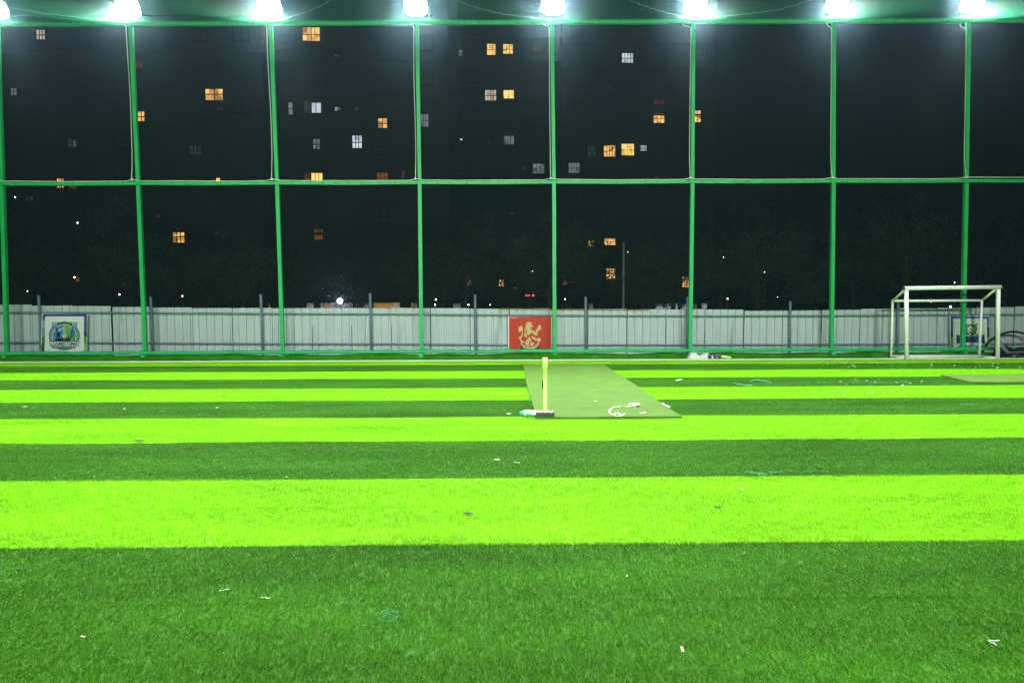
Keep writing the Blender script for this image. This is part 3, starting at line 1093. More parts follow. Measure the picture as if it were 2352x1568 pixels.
# ------------------------------------------------------------------ stump
m_lime = mat('lime_plastic', (0.70, 0.93, 0.30), 0.35, 0.5, var=0.04, scale=8)
m_lug = mat('grey_rubber', (0.16, 0.17, 0.18), 0.55)
m_base = mat('charcoal_rubber', (0.035, 0.037, 0.04), 0.6)
sp = G(1253, 957.0, 0.036)
sp.y += 0.09
st = empty('cricket_stump', (sp.x, sp.y, 0.036))
tag(st, 'lime yellow plastic cricket stump standing on a dark rubber base', 'stump')
b = MB()
b.box(sp.x - .122, sp.x + .122, sp.y - .085, sp.y + .085, 0.038, 0.088)
bo = b.build('base', m_base, st, bevel=0.006)
for (a, c) in ((-.118, -.082), (-.060, -.024), (.028, .064), (.086, .118)):
    for r_ in range(3):
        b = MB()
        y0 = sp.y - .078 + r_ * .055
        b.box(sp.x + a, sp.x + c, y0, y0 + .040, .0885, .0985)
        b.build('lug', m_lug, st, bevel=0.003)
prof = [(0, .03), (.004, .030), (.012, .027), (.02, .027), (.10, .027), (.40, .0285), (.58, .030), (.581, .035), (.70, .036), (.728, .0365), (.732, .031), (.7335, 0.012), (.734, 0.001)]
b = MB()
b.tube([(sp.x, sp.y - .01, .088 + z) for z, r_ in prof], [r_ for z, r_ in prof], 20)
so = b.build('stump_tube', m_lime, st, smooth=True)
b = MB()
for k, (dz, ww, hh) in enumerate(((.40, .010, .055), (.36, .014, .05), (.33, .009, .04))):
    b.box(sp.x - .029 - ww, sp.x - .025, sp.y - .02, sp.y, dz - hh / 2 + .09, dz + hh / 2 + .09)
b.build('clip', m_black, st)
b = MB()
b.box(sp.x + .028, sp.x + .036, sp.y - .022, sp.y - .004, .57 + .088, .61 + .088)
b.build('catch', m_black, st)
vs, fs = text_mesh('FLX CRICKET', 1.0, 0, 0.02)
a = np.array(vs)
mn, mx = a.min(0), a.max(0)
out = []
for p in vs:
    u = (p[0] - mn[0]) / (mx[0] - mn[0])
    w = (p[1] - mn[1]) / (mx[1] - mn[1]) - .5
    ang = w * 0.9
    z = .088 + .44 + u * .22
    rr = np.interp(z - .088, [q[0] for q in prof[4:10]], [q[1] for q in prof[4:10]]) + .0012
    out.append((sp.x - math.sin(ang) * rr - 0.002, sp.y - .01 - math.cos(ang) * rr, z))
b = MB()
b.add(out, fs)
b.build('lettering', mat('green_ink', (0.10, 0.42, 0.03), 0.5), st)

# ------------------------------------------------------------------ glove beside the stump
m_glove = mat('white_leather', (0.62, 0.66, 0.62), 0.6, var=0.08, scale=20)
m_teal = mat('teal_fabric', (0.02, 0.36, 0.30), 0.6)
gp = G(1213, 954.5, 0.036)
gv = empty('batting_glove', (gp.x, gp.y, 0.036))
tag(gv, 'white and teal padded batting glove lying beside the stump base', 'glove')
b = MB()
b.tube([(gp.x - .115, gp.y + .01, .062), (gp.x - .07, gp.y + .01, .066), (gp.x - .06, gp.y + .01, .066)], [.026, .032, .033], 12)
b.build('cuff', m_teal, gv, smooth=True)
b = MB()
b.tube([(gp.x - .068, gp.y + .01, .066), (gp.x - .04, gp.y + .01, .07), (gp.x, gp.y + .01, .072), (gp.x + .03, gp.y + .01, .07)], [.030, .040, .042, .034], 14)
b.build('palm', m_glove, gv, smooth=True)
b = MB()
b.tube([(gp.x - .02, gp.y - .036, .062), (gp.x + .02, gp.y - .045, .056), (gp.x + .055, gp.y - .04, .052)], [.018, .019, .012], 10)
b.build('thumb', m_teal, gv, smooth=True)
for k in range(4):
    yy = gp.y - .025 + k * .023
    b = MB()
    P, rr = [], []
    ln = (.075, .092, .096, .082)[k]
    for q in range(9):
        u = q / 8
        P.append((gp.x + .025 + ln * u, yy + .004 * (k - 1.5) * u, .068 + .018 * math.sin(u * 2.2) * (k * .3) + k * .006 - .012 * u))
        rr.append(.0125 + (.003 if q % 2 else -.001) - (.004 if q == 8 else 0))
    b.tube(P, rr, 9)
    b.build('finger', m_glove, gv, smooth=True)

# ------------------------------------------------------------------ things left along the kerb
# white fleece heap, grey frame and a lying stump
z6 = lambda x, y: ((2720 + x / 8.4) / 1.7415, (1390 + y / 8.4) / 1.7415)
hp = G(*z6(640, 405))
hp.y = 19.18
m_fleece = mat('white_fleece', (0.75, 0.78, 0.76), 0.95, 0.1)
x0, x1 = V(*z6(280, 400), 19.2).x, V(*z6(1020, 400), 19.2).x
b = MB()
nu, nv = 60, 14
vs, fs = [], []
for i in range(nu + 1):
    u = i / nu
    ht = np.interp(u, [0, .07, .2, .34, .48, .66, .84, .95, 1], [.01, .16, .18, .15, .07, .13, .17, .10, .05])
    for j in range(nv + 1):
        t = math.pi * j / nv
        jit = 1 + rng.normal(0, 0.10)
        vs.append((x0 + (x1 - x0) * u + rng.normal(0, .006), 19.19 - .14 * math.cos(t) + rng.normal(0, .006), 0.015 + ht * math.sin(t) ** .8 * jit))
for i in range(nu):
    for j in range(nv):
        a = i * (nv + 1) + j
        fs.append((a, a + nv + 1, a + nv + 2, a + 1))
b.add(vs, fs)
for k in range(700):                     # tufts sticking out of the fleece
    p = Vector(vs[rng.integers(len(vs))])
    dvec = Vector((rng.normal(0, .02), rng.normal(-.01, .015), rng.uniform(.005, .035)))
    side = Vector((.006, 0, 0))
    b.add([p - side, p + side, p + dvec], [(0, 1, 2)])
fo = b.build('fleece_heap', m_fleece)
tag(fo, 'white fluffy fleece heap lying against the turf kerb', 'fleece')
# grey slatted frame
fx0, fx1 = V(*z6(940, 400), 19.02).x, V(*z6(1385, 400), 19.02).x
fr = empty('stump_base', ((fx0 + fx1) / 2, 19.05, 0.02))
tag(fr, 'grey rubber stump base lying on its side beside the white fleece', 'stump base')
b = MB()
b.box(fx0, fx1, 19.0, 19.07, .03, .145)
b.build('block', mat('mid_grey_rubber', (0.12, 0.13, 0.13), 0.6), fr, bevel=0.006)
for k in range(5):
    b = MB()
    xx = fx0 + .03 + k * (fx1 - fx0 - .05) / 5
    b.box(xx, xx + .045, 18.985, 18.999, .04 + .01 * (k % 2), .11)
    b.build('lug', (m_black, m_glove, m_black, m_lug, m_black)[k], fr)
ls = empty('lying_stump', (fx1 + .2, 19.06, 0.03))
tag(ls, 'lime yellow stump lying on the touch line beside the fleece heap', 'stump')
b = MB()
ex = V(*z6(1695, 385), 19.05).x
b.tube([(fx1 + .004, 19.04, .095), (fx1 + .15, 19.04, .082), (ex, 19.04, .064)], [.032, .032, .029], 14)
b.build('tube', m_lime, ls, smooth=True)
b = MB()
b.tube([(ex + .001, 19.04, .064), (ex + .012, 19.04, .063)], [.026, .02], 14)
b.build('end_cap', m_lime, ls, smooth=True)

# hose loop, bag, pad and shoe by the goal
z7 = lambda x, y: ((3880 + x / 8.255) / 1.7415, (1280 + y / 8.255) / 1.7415)
P = [V(*z7(*p), 19.98) for p in ((395, 1090), (440, 1000), (520, 862), (620, 725), (840, 562), (985, 488), (1200, 413), (1400, 383), (1600, 398), (1790, 452))]
c = P[7]
P += [V(*z7(*p), 19.98) for p in ((2000, 560), (2200, 720), (2330, 900), (2400, 1090))]
# smooth the loop
Q = []
for i in range(len(P) - 1):
    p0, p1, p2, p3 = P[max(i - 1, 0)], P[i], P[i + 1], P[min(i + 2, len(P) - 1)]
    for k in range(5):
        t = k / 5
        Q.append(0.5 * ((2 * p1) + (p2 - p0) * t + (2 * p0 - 5 * p1 + 4 * p2 - p3) * t * t + (3 * p1 - p0 - 3 * p2 + p3) * t ** 3))
Q.append(P[-1])
b = MB()
b.tube(Q, 0.032, 10)
tag(b.build('hose_loop', m_black, smooth=True), 'black hose bent into an arch behind the goal and the net', 'hose')
bg = empty('sports_bag', (15.2, 19.2, 0))
tag(bg, 'black open sports bag with a grey flap beside the goal post', 'bag')
m_bag = mat('black_fabric', (0.010, 0.011, 0.013), 0.75, 0.2, var=0.3, scale=12, bump=0.4, bscale=30)
bx0 = V(*z7(985, 1200), 19.1).x
b = MB()
n = 16
vs, fs = [], []
for i in range(n + 1):
    u = i / n
    xx = bx0 + u * 1.35
    top = .33 - .10 * math.exp(-((u - .35) / .12) ** 2) + .03 * math.sin(7 * u) - (.12 * (1 - u / .12) if u < .12 else 0)
    for j in range(9):
        t = math.pi * j / 8
        vs.append((xx, 19.22 - .19 * math.cos(t), .02 + top * max(0, math.sin(t)) ** .45))
for i in range(n):
    for j in range(8):
        a = i * 9 + j
        fs.append((a, a + 9, a + 10, a + 1))
fs.append(tuple(range(9))[::-1])
fs.append(tuple(n * 9 + k for k in range(9)))
b.add(vs, fs)
b.build('body', m_bag, bg, smooth=True)
m_flap = mat('grey_flap', (0.16, 0.17, 0.19), 0.6, var=0.1, scale=8)
P5 = [V(*z7(*p), 19.0) for p in ((930, 700), (1005, 650), (1290, 1062), (1205, 1098), (975, 850))]
b = MB()
b.add([(p.x, 19.0 + .10 * (p.z - .3), p.z) for p in P5] + [(p.x + .01, 19.05 + .10 * (p.z - .3), p.z + .01) for p in P5],
      [(0, 4, 3, 2, 1), (5, 6, 7, 8, 9)] + [(k, (k + 1) % 5, 5 + (k + 1) % 5, 5 + k) for k in range(5)])
b.build('flap', m_flap, bg)
P5 = [V(*z7(*p), 19.0) for p in ((1200, 1096), (1300, 1060), (1790, 1035), (1790, 1065))]
b = MB()
b.add([(p.x, 19.02, p.z) for p in P5] + [(p.x, 19.2, p.z + .02) for p in P5], [(0, 1, 2, 3)[::-1], (4, 5, 6, 7)] + [(k, (k + 1) % 4, 4 + (k + 1) % 4, 4 + k) for k in range(4)])
b.build('rim', m_flap, bg)
b = MB()
P = [V(*z7(*p), 18.98) for p in ((1560, 1090), (1590, 1180), (1700, 1230), (1790, 1180))]
b.tube(P, .02, 8)
b.build('strap', mat('charcoal_strap', (0.05, 0.055, 0.06), 0.7), bg, smooth=True)
# shoe
sx0, sx1 = V(*z7(1365, 1260), 18.95).x, V(*z7(1625, 1260), 18.95).x
sh = empty('shoe', ((sx0 + sx1) / 2, 18.95, 0.03))
tag(sh, 'dark sports shoe with three pale stripes in front of the black bag', 'shoe')
L_ = sx1 - sx0
b = MB()
P, rr = [], []
vs, fs = [], []
n = 18
for i in range(n + 1):
    u = i / n
    top = np.interp(u, [0, .05, .25, .42, .6, .8, .95, 1], [.05, .075, .125, .115, .085, .065, .05, .03])
    hw = np.interp(u, [0, .1, .3, .6, .8, 1], [.025, .036, .038, .044, .046, .012])
    for j in range(9):
        t = math.pi * j / 8
        vs.append((sx0 + L_ * u, 18.95 - hw * math.cos(t), .048 + (top - .02) * math.sin(t) ** .7))
for i in range(n):
    for j in range(8):
        a = i * 9 + j
        fs.append((a, a + 9, a + 10, a + 1))
b.add(vs, fs)
b.build('upper', mat('shoe_upper', (0.03, 0.035, 0.04), 0.5), sh, smooth=True)
b = MB()
b.add([(sx0 + L_ * u, 18.95 + s * np.interp(u, [0, .1, .3, .6, .8, 1], [.027, .038, .04, .046, .048, .014]), z) for z in (.03, .05) for s in (-1, 1) for u in np.linspace(0, 1, 11)],
      [tuple(range(22, 33)) + tuple(range(43, 32, -1))] + [(k, k + 1, k + 23, k + 22) for k in range(10)] + [(k + 11, k + 33, k + 34, k + 12) for k in range(10)])
b.build('sole', m_black, sh)
for k in range(3):
    u = .18 + k * .10
    b = MB()
    b.beam((sx0 + L_ * (u - .06), 18.95 - .045, .055), (sx0 + L_ * (u + .08), 18.95 - .026, .105), .004, .014)
    b.build('stripe', mat('cream_stripe', (0.75, 0.72, 0.55), 0.6), sh)

# ------------------------------------------------------------------ ribbon, scraps, threads
z3 = lambda x, y: ((2040 + x / 3.267) / 1.7415, (1410 + y / 3.267) / 1.7415)


def ribbon(name, pts, conv, w, m, label, cat, z=0.04, th=0.003, group=None, curl=0.004):
    P = [G(*conv(*p), z) for p in pts]
    Q = []
    for i in range(len(P) - 1):
        p0, p1, p2, p3 = P[max(i - 1, 0)], P[i], P[i + 1], P[min(i + 2, len(P) - 1)]
        for k in range(5):
            t = k / 5
            Q.append(0.5 * ((2 * p1) + (p2 - p0) * t + (2 * p0 - 5 * p1 + 4 * p2 - p3) * t * t + (3 * p1 - p0 - 3 * p2 + p3) * t ** 3))
    Q.append(P[-1])
    vs, fs = [], []
    for i, q in enumerate(Q):
        dd = (Q[min(i + 1, len(Q) - 1)] - Q[max(i - 1, 0)])
        dd.z = 0
        if dd.length < 1e-6:
            dd = Vector((1, 0, 0))
        dd.normalize()
        nn = Vector((-dd.y, dd.x, 0)) * w / 2
        zc = curl * (1 + math.sin(i * 1.3))
        for s, zz_ in ((-1, 0), (1, curl * math.sin(i * .9)), (1, th + curl * math.sin(i * .9)), (-1, th)):
            vs.append((q.x + nn.x * s, q.y + nn.y * s, z + zc + zz_))
    for i in range(len(Q) - 1):
        for k in range(4):
            k2 = (k + 1) % 4
            fs.append((i * 4 + k, i * 4 + k2, i * 4 + 4 + k2, i * 4 + 4 + k))
    fs += [(3, 2, 1, 0), tuple(len(vs) - 4 + k for k in range(4))]
    b = MB()
    b.add(vs, fs)
    o = b.build(name, m)
    return tag(o, label, cat, group)


m_paper = mat('white_paper', (0.52, 0.54, 0.50), 0.7)
m_pink = mat('pale_pink_paper', (0.72, 0.52, 0.42), 0.7)
m_tan = mat('dry_leaf', (0.62, 0.50, 0.28), 0.7)
m_thread = mat('mint_thread', (0.04, 0.33, 0.16), 0.6)
m_dirt = mat('dark_clod', (0.02, 0.03, 0.015), 0.9)
ribbon('cloth_strip', [(1650, 686), (1615, 692), (1600, 702), (1480, 708), (1375, 714), (1320, 742), (1300, 768), (1310, 798), (1372, 826), (1440, 834), (1475, 818), (1502, 794), (1468, 814), (1396, 792), (1366, 808)],
       z3, 0.022, m_paper, 'long white cloth strip curled on the cricket mat', 'cloth strip', z=0.042)
b = MB()
p = G(*z3(1632, 686), .04)
vs = [(p.x + .075 * math.cos(t) * (1 + .25 * math.sin(3 * t)), p.y + .12 * math.sin(t) * (1 + .2 * math.cos(5 * t)), .05 + .012 * math.sin(4 * t)) for t in np.linspace(0, 2 * math.pi, 15)[:-1]]
b.add([(p.x, p.y, .075)] + vs, [(0, 1 + k, 1 + (k + 1) % 14) for k in range(14)])
tag(b.build('crumpled_paper', m_paper), 'crumpled white scrap at the straight end of the cloth strip', 'paper scrap')
ribbon('paper_scrap', [(1698, 796), (1730, 794), (1768, 784)], z3, 0.028, m_pink, 'pale pink paper sliver on the mat beside the cloth strip', 'paper scrap', z=.042)
ribbon('paper_scrap', [(1985, 660), (2030, 690), (2090, 718)], z3, 0.03, m_paper, 'white paper sliver lying along the mat edge', 'paper scrap', z=.042)
ribbon('paper_scrap', [(2180, 368), (2210, 358), (2240, 352)], z3, 0.05, m_pink, 'pale pink torn paper on the dark strip beside the mat', 'paper scrap', z=.03)
idn = lambda x, y: (x, y)
Z = 0.028
for pts, w, m, label, cat in (
        ([(503, 1357), (513, 1355), (527, 1352.5)], .0035, m_paper, 'thin white plastic sliver beside a green thread tangle', 'scrap'),
        ([(599, 1373), (606, 1372), (620, 1374)], .0035, m_paper, 'bent white sliver between the green thread tangle and another sliver', 'scrap'),
        ([(2296, 1471), (2283, 1471.5), (2270, 1471), (2282, 1477), (2289, 1482)], .0045, m_paper, 'folded white plastic sliver bent into a narrow V', 'scrap'),
        ([(1564, 1485), (1567, 1490), (1568.5, 1497)], .011, m_tan, 'curled tan leaf scrap on the dark foreground turf', 'leaf scrap'),
        ([(1136, 1055), (1147, 1055.5)], .03, m_pink, 'flat pink white scrap on the dark strip before the stump', 'scrap'),
        ([(1180, 1060.5), (1187, 1062), (1194, 1063)], .008, m_paper, 'thin white sliver next to the flat pink scrap', 'scrap'),
        ([(1701, 1123), (1708, 1123.5)], .03, m_paper, 'small white chip on the bright strip below the mint threads', 'scrap'),
        ([(1165, 950.5), (1172, 949.5)], .05, m_paper, 'white scrap on the turf beyond the glove cuff', 'scrap'),
        ([(30, 1307), (55, 1306), (66, 1303)], .012, m_dirt, 'dark twig with a pale tip on the foreground turf', 'twig'),
        ([(185, 1461), (196, 1462.5)], .006, m_tan, 'short yellow straw lying on the dark foreground turf', 'straw'),
        ([(1439, 1322), (1442, 1322.5)], .016, m_paper, 'tiny white crumb on the dark foreground turf', 'crumb'),
        ([(312, 1011), (318, 1010), (322, 1012)], .07, m_dirt, 'dark clod on the bright strip edge, bird dropping shaped', 'clod'),
        ([(1068, 1179), (1074, 1177), (1082, 1181)], .035, m_dirt, 'larger dark clod on the widest bright strip', 'clod'),
        ([(1645, 1166), (1650, 1164.5), (1655, 1166)], .035, m_dirt, 'small dark clod on the widest bright strip near white chip', 'clod'),
        ([(508, 908), (513, 907), (517, 908)], .08, m_dirt, 'dark clod on the narrow bright strip', 'clod'),
        ([(2188, 1280), (2194, 1281)], .02, m_dirt, 'dark crumb on the foreground turf near its bright edge', 'crumb')):
    ribbon(cat.replace(' ', '_'), pts, idn, w, m, label, cat, z=Z, th=.002, curl=.001)


def threads(name, paths, label, r=.0022, z=.031):
    polys = []
    for P in paths:
        Q = []
        for i in range(len(P) - 1):
            for k in range(6):
                t = k / 6
                q = G(P[i][0] + (P[i + 1][0] - P[i][0]) * t, P[i][1] + (P[i + 1][1] - P[i][1]) * t, z)
                Q.append((q.x, q.y, z + .006 * math.sin(i * 1.7 + t * 3) ** 2))
        q = G(*P[-1], z)
        Q.append((q.x, q.y, z))
        polys.append(Q)
    o = strands(polys, r, name, m_thread)
    return tag(o, label, 'thread', 'loose net threads on the turf')


zt = lambda x, y: ((1400 + x / 1.68) / 1.7415, (2150 + y / 1.68) / 1.7415)
threads('thread_tangle', [[zt(*p) for p in ((130, 568), (165, 570), (195, 560), (193, 546), (222, 562), (270, 566), (310, 545), (326, 520), (320, 498), (285, 496), (250, 508), (240, 525), (222, 541), (238, 528), (252, 514), (275, 517), (318, 522))],
                          [zt(*p) for p in ((200, 514), (225, 496), (262, 482), (290, 492), (318, 508))]], 'mint green thread tangle curled on the dark foreground turf', .0021)
zg2 = lambda x, y: ((2700 + x / 3.36) / 1.7415, (1850 + y / 3.36) / 1.7415)
threads('thread_tangle', [[zg2(*p) for p in ((938, 132), (980, 120), (1020, 126), (1060, 140), (1120, 142), (1160, 140), (1225, 158), (1180, 174), (1135, 172), (1130, 150), (1040, 150), (1000, 135), (945, 134))],
                          [zg2(*p) for p in ((1000, 122), (1080, 148), (1180, 150), (1220, 156))]], 'mint green thread tangle on the dark strip beside a straight thread', .0035)
threads('thread', [[zg2(*p) for p in ((1248, 122), (1320, 138), (1370, 126), (1432, 124), (1436, 108))], [zg2(*p) for p in ((1478, 104), (1560, 112), (1622, 115))], [zg2(*p) for p in ((1725, 116), (1800, 118), (1860, 110), (1960, 116), (2030, 112), (2062, 130))]],
        'long straight mint thread trailing from the tangle', .0028)
zr = lambda x, y: ((2700 + x / 1.685) / 1.7415, (1420 + y / 1.685) / 1.7415)
threads('thread_tangle', [[zr(*p) for p in ((500, 180), (540, 170), (600, 172), (645, 182), (640, 192), (600, 186))], [zr(*p) for p in ((510, 172), (560, 166), (620, 178))], [zr(*p) for p in ((395, 188), (440, 200), (520, 206))]],
        'wide loose mint thread tangle on a dark strip toward the goal', .006)
threads('thread', [[zr(*p) for p in ((1300, 192), (1400, 186), (1500, 188), (1570, 182))], [zr(*p) for p in ((1735, 192), (1800, 194), (1848, 193))]], 'stretched mint threads on the dark strip below the far mat', .005)
threads('thread', [[zr(*p) for p in ((1915, 335), (1960, 330), (1990, 335), (2040, 330))]], 'short mint thread on the strip below the far mat edge', .005)

# fine litter nobody could count
b = MB()
cols = [m_paper, m_pink, m_thread, mat('lilac_paper', (0.5, 0.45, 0.65), 0.7)]


def bits(n, fn, size):
    for _ in range(n):
        x, y = fn()
        p = G(x, y, .028)
        a = rng.uniform(0, math.pi)
        l, w = size * rng.uniform(.5, 1.6), size * rng.uniform(.15, .4)
        c, s = math.cos(a), math.sin(a)
        z1, z2 = .028 + rng.uniform(0, .008), .028 + rng.uniform(0, .012)
        b.add([(p.x - l * c + w * s, p.y - l * s - w * c, z1), (p.x + l * c + w * s, p.y + l * s - w * c, z2), (p.x + l * c - w * s, p.y + l * s + w * c, z2 + .006), (p.x - l * c - w * s, p.y - l * s + w * c, z1 + .006)],
              [(0, 1, 2, 3)], int(rng.choice([0, 0, 0, 1, 2, 3])))


bits(80, lambda: zr(rng.uniform(900, 2350), rng.uniform(58, 94)), .026)
bits(25, lambda: zr(rng.uniform(900, 1700), rng.uniform(165, 205)), .02)
bits(28, lambda: zr(rng.normal(1150, 300), rng.uniform(240, 285)), .022)
bits(9, lambda: (rng.uniform(0, 620), rng.uniform(928, 955)), .022)
bits(16, lambda: (rng.uniform(0, 2352), rng.uniform(845, 950)), .018)
bits(10, lambda: (rng.uniform(100, 2300), rng.uniform(1000, 1200)), .008)
tag(b.build('litter', cols), 'confetti of tiny paper and thread bits strewn over the turf', 'litter', kind='stuff')
# ------------------------------------------------------------------ apartment blocks
m_wall = [mat('facade_%d' % k, c, 0.9, 0.1, var=0.15, scale=0.3) for k, c in enumerate(((0.022, 0.023, 0.025), (0.024, 0.022, 0.022), (0.020, 0.022, 0.025), (0.022, 0.022, 0.024)))]
m_frame = mat('window_frame', (0.006, 0.006, 0.007), 0.8, 0.1)
m_glass = mat('dark_glass', (0.012, 0.014, 0.017), 0.35, 0.2)


def lit(name, rgb, strength, contrast=0.6, scale=2.0):
    """lit room seen through a window: curtains, lamps and furniture as soft patches of the emission"""
    if name in MATS:
        return MATS[name]
    m = bpy.data.materials.new(name)
    m.use_nodes = True
    nt = m.node_tree
    b = nt.nodes['Principled BSDF']
    b.inputs['Base Color'].default_value = (0.03, 0.03, 0.03, 1)
    b.inputs['Roughness'].default_value = 0.2
    tc = nt.nodes.new('ShaderNodeTexCoord')
    oi = nt.nodes.new('ShaderNodeObjectInfo')
    ad = nt.nodes.new('ShaderNodeVectorMath')
    ad.operation = 'ADD'
    sc = nt.nodes.new('ShaderNodeVectorMath')
    sc.operation = 'SCALE'
    sc.inputs[0].default_value = (37, 0, 19)
    nt.links.new(oi.outputs['Random'], sc.inputs['Scale'])
    nt.links.new(tc.outputs['Object'], ad.inputs[0])
    nt.links.new(sc.outputs[0], ad.inputs[1])
    n = nt.nodes.new('ShaderNodeTexVoronoi')
    n.distance = 'CHEBYCHEV'
    n.inputs['Scale'].default_value = scale
    nt.links.new(ad.outputs[0], n.inputs['Vector'])
    sp_ = nt.nodes.new('ShaderNodeSeparateColor')
    nt.links.new(n.outputs['Color'], sp_.inputs[0])
    mr = nt.nodes.new('ShaderNodeMapRange')
    mr.inputs['To Min'].default_value = strength * (1 - contrast)
    mr.inputs['To Max'].default_value = strength * (1 + contrast)
    nt.links.new(sp_.outputs[0], mr.inputs['Value'])
    b.inputs['Emission Color'].default_value = (*s2l(rgb), 1)
    nt.links.new(mr.outputs[0], b.inputs['Emission Strength'])
    MATS[name] = m
    return m


TONES = {
    'gold': lit('lit_gold', (255, 200, 105), 1.25, .45), 'amber': lit('lit_amber', (255, 190, 105), 0.95, .75), 'amberdim': lit('lit_amber_dim', (210, 130, 60), 0.22, .7),
    'brown': lit('lit_brown', (190, 110, 60), 0.10, .6), 'white': lit('lit_white', (225, 235, 245), 0.75, .35), 'cream': lit('lit_cream', (245, 225, 190), 0.55, .4),
    'grey': lit('lit_grey', (190, 200, 205), 0.24, .6), 'greydim': lit('lit_grey_dim', (160, 175, 185), 0.045, .8), 'red': lit('lit_red', (200, 90, 60), 0.10, .6)}

# x0, x1, y0, y1, tone, columns of panes, rows of panes
BLOCKS = [
    ('apartment_block', 60.0, (-220, 611), 40, 0, 'dark apartment block with scattered lit windows beyond the blue crest banner', [
        (85, 104, 70, 91.5, 'cream', 3, 2), (310, 328, 138, 158, 'brown', 2, 1), (26, 39, 199, 220, 'grey', 2, 2), (473, 512, 202, 231, 'amber', 2, 2), (499, 513, 245, 255, 'brown', 2, 1),
        (318, 332.5, 257, 279, 'amber', 2, 2), (157, 176, 319, 339, 'greydim', 2, 1), (168, 176, 321, 339, 'grey', 1, 2), (436, 463, 335, 356, 'greydim', 3, 2), (497, 506, 409, 419, 'gold', 1, 1),
        (132, 147, 411, 432, 'amber', 3, 3), (160, 176, 424, 434, 'amberdim', 3, 1), (398, 424, 529, 557, 'amber', 3, 2), (360, 368, 496, 500, 'brown', 1, 1), (442, 456, 610, 619, 'red', 1, 1),
        (165, 184, 634, 646, 'amberdim', 2, 1), (495, 500, 534, 541, 'brown', 1, 1), (60, 78, 452, 464, 'greydim', 2, 1)]),
    ('apartment_block', 62.0, (612, 1033), 42, 1, 'dark apartment block whose biggest amber window sits under the top beam', [
        (696, 734.5, 64, 95.5, 'amber', 2, 2), (769, 778, 127, 132, 'amberdim', 2, 1), (663, 672, 236, 264, 'grey', 1, 2), (698, 715, 232, 260, 'greydim', 1, 1), (715, 737.5, 237, 260, 'white', 2, 1), (769.5, 776, 247, 256, 'cream', 1, 1),
        (777, 782, 247, 254, 'grey', 1, 1), (815, 824, 246, 256, 'greydim', 1, 1), (869, 889, 272.5, 295, 'amber', 2, 2), (810, 831, 312, 341, 'white', 3, 2), (720, 735, 320, 343, 'grey', 2, 2),
        (699, 714, 398, 420, 'brown', 1, 1), (716, 741, 398, 420, 'gold', 3, 1), (866, 891, 397, 419, 'amberdim', 3, 1), (922, 930, 394, 410, 'brown', 1, 1), (966.5, 983.5, 263, 292, 'grey', 3, 2), (723, 742, 526, 551, 'amberdim', 3, 2)]),
    ('apartment_block', 88.0, (1028, 1288), 60, 2, 'dark narrow tower with paired bright yellow windows behind the central posts', [
        (1054.5, 1062, 116, 130, 'grey', 1, 2), (1119, 1138, 102, 127, 'gold', 3, 2), (1156, 1177.5, 102.5, 124.5, 'gold', 3, 2), (1114.5, 1139.5, 207.5, 231.5, 'cream', 4, 2), (1157, 1180, 208, 227, 'gold', 2, 1),
        (1158, 1180.5, 313, 332.5, 'grey', 3, 1), (1057, 1062, 319, 323, 'white', 1, 1), (1120, 1127, 324, 334, 'greydim', 1, 1), (1224, 1245, 101, 120, 'brown', 2, 1), (1224, 1250, 377, 399, 'grey', 3, 2), (1199, 1209, 380, 390, 'greydim', 2, 1),
        (1194, 1207, 1.5, 10, 'greydim', 3, 1), (1223, 1242, 0, 15, 'greydim', 3, 1), (1146, 1157, 639, 658, 'amber', 2, 2), (1177, 1187, 660, 668, 'amberdim', 1, 1), (1170, 1180, 488, 492, 'greydim', 1, 1),
        (1072, 1083, 635, 657, 'amberdim', 1, 1), (1033, 1045, 630, 667, 'brown', 1, 1)]),
    ('apartment_block', 90.0, (1290, 1640), 60, 3, 'dark wide tower with a lone cool white window near its top', [
        (1428.5, 1454, 123, 145, 'white', 4, 2), (1502, 1526, 230, 240, 'red', 3, 1), (1501, 1525.5, 262, 283, 'amber', 3, 2), (1595.5, 1609, 255, 281, 'amber', 2, 2), (1387, 1413, 334.5, 360, 'amber', 4, 2), (1427.5, 1456, 331, 357.5, 'gold', 2, 2),
        (1471, 1485, 334.5, 347, 'white', 5, 3), (1306, 1331, 373, 398, 'grey', 4, 2), (1350, 1368, 337, 360, 'greydim', 3, 2), (1396, 1406, 198, 214, 'greydim', 1, 2), (1504, 1513, 405, 413, 'red', 1, 1), (1470, 1484, 19, 26, 'greydim', 4, 1),
        (1393, 1412, 617, 641, 'gold', 3, 2), (1350, 1364, 553, 566, 'amber', 2, 2), (1388, 1414, 548, 563, 'amber', 4, 2), (1567, 1582, 635, 660, 'amber', 3, 2), (1293, 1302, 641, 654, 'amberdim', 2, 2), (1516, 1526, 622, 630, 'amberdim', 2, 1),
        (1446, 1456, 476, 484, 'greydim', 2, 1), (1312, 1322, 640, 650, 'brown', 2, 1)])]


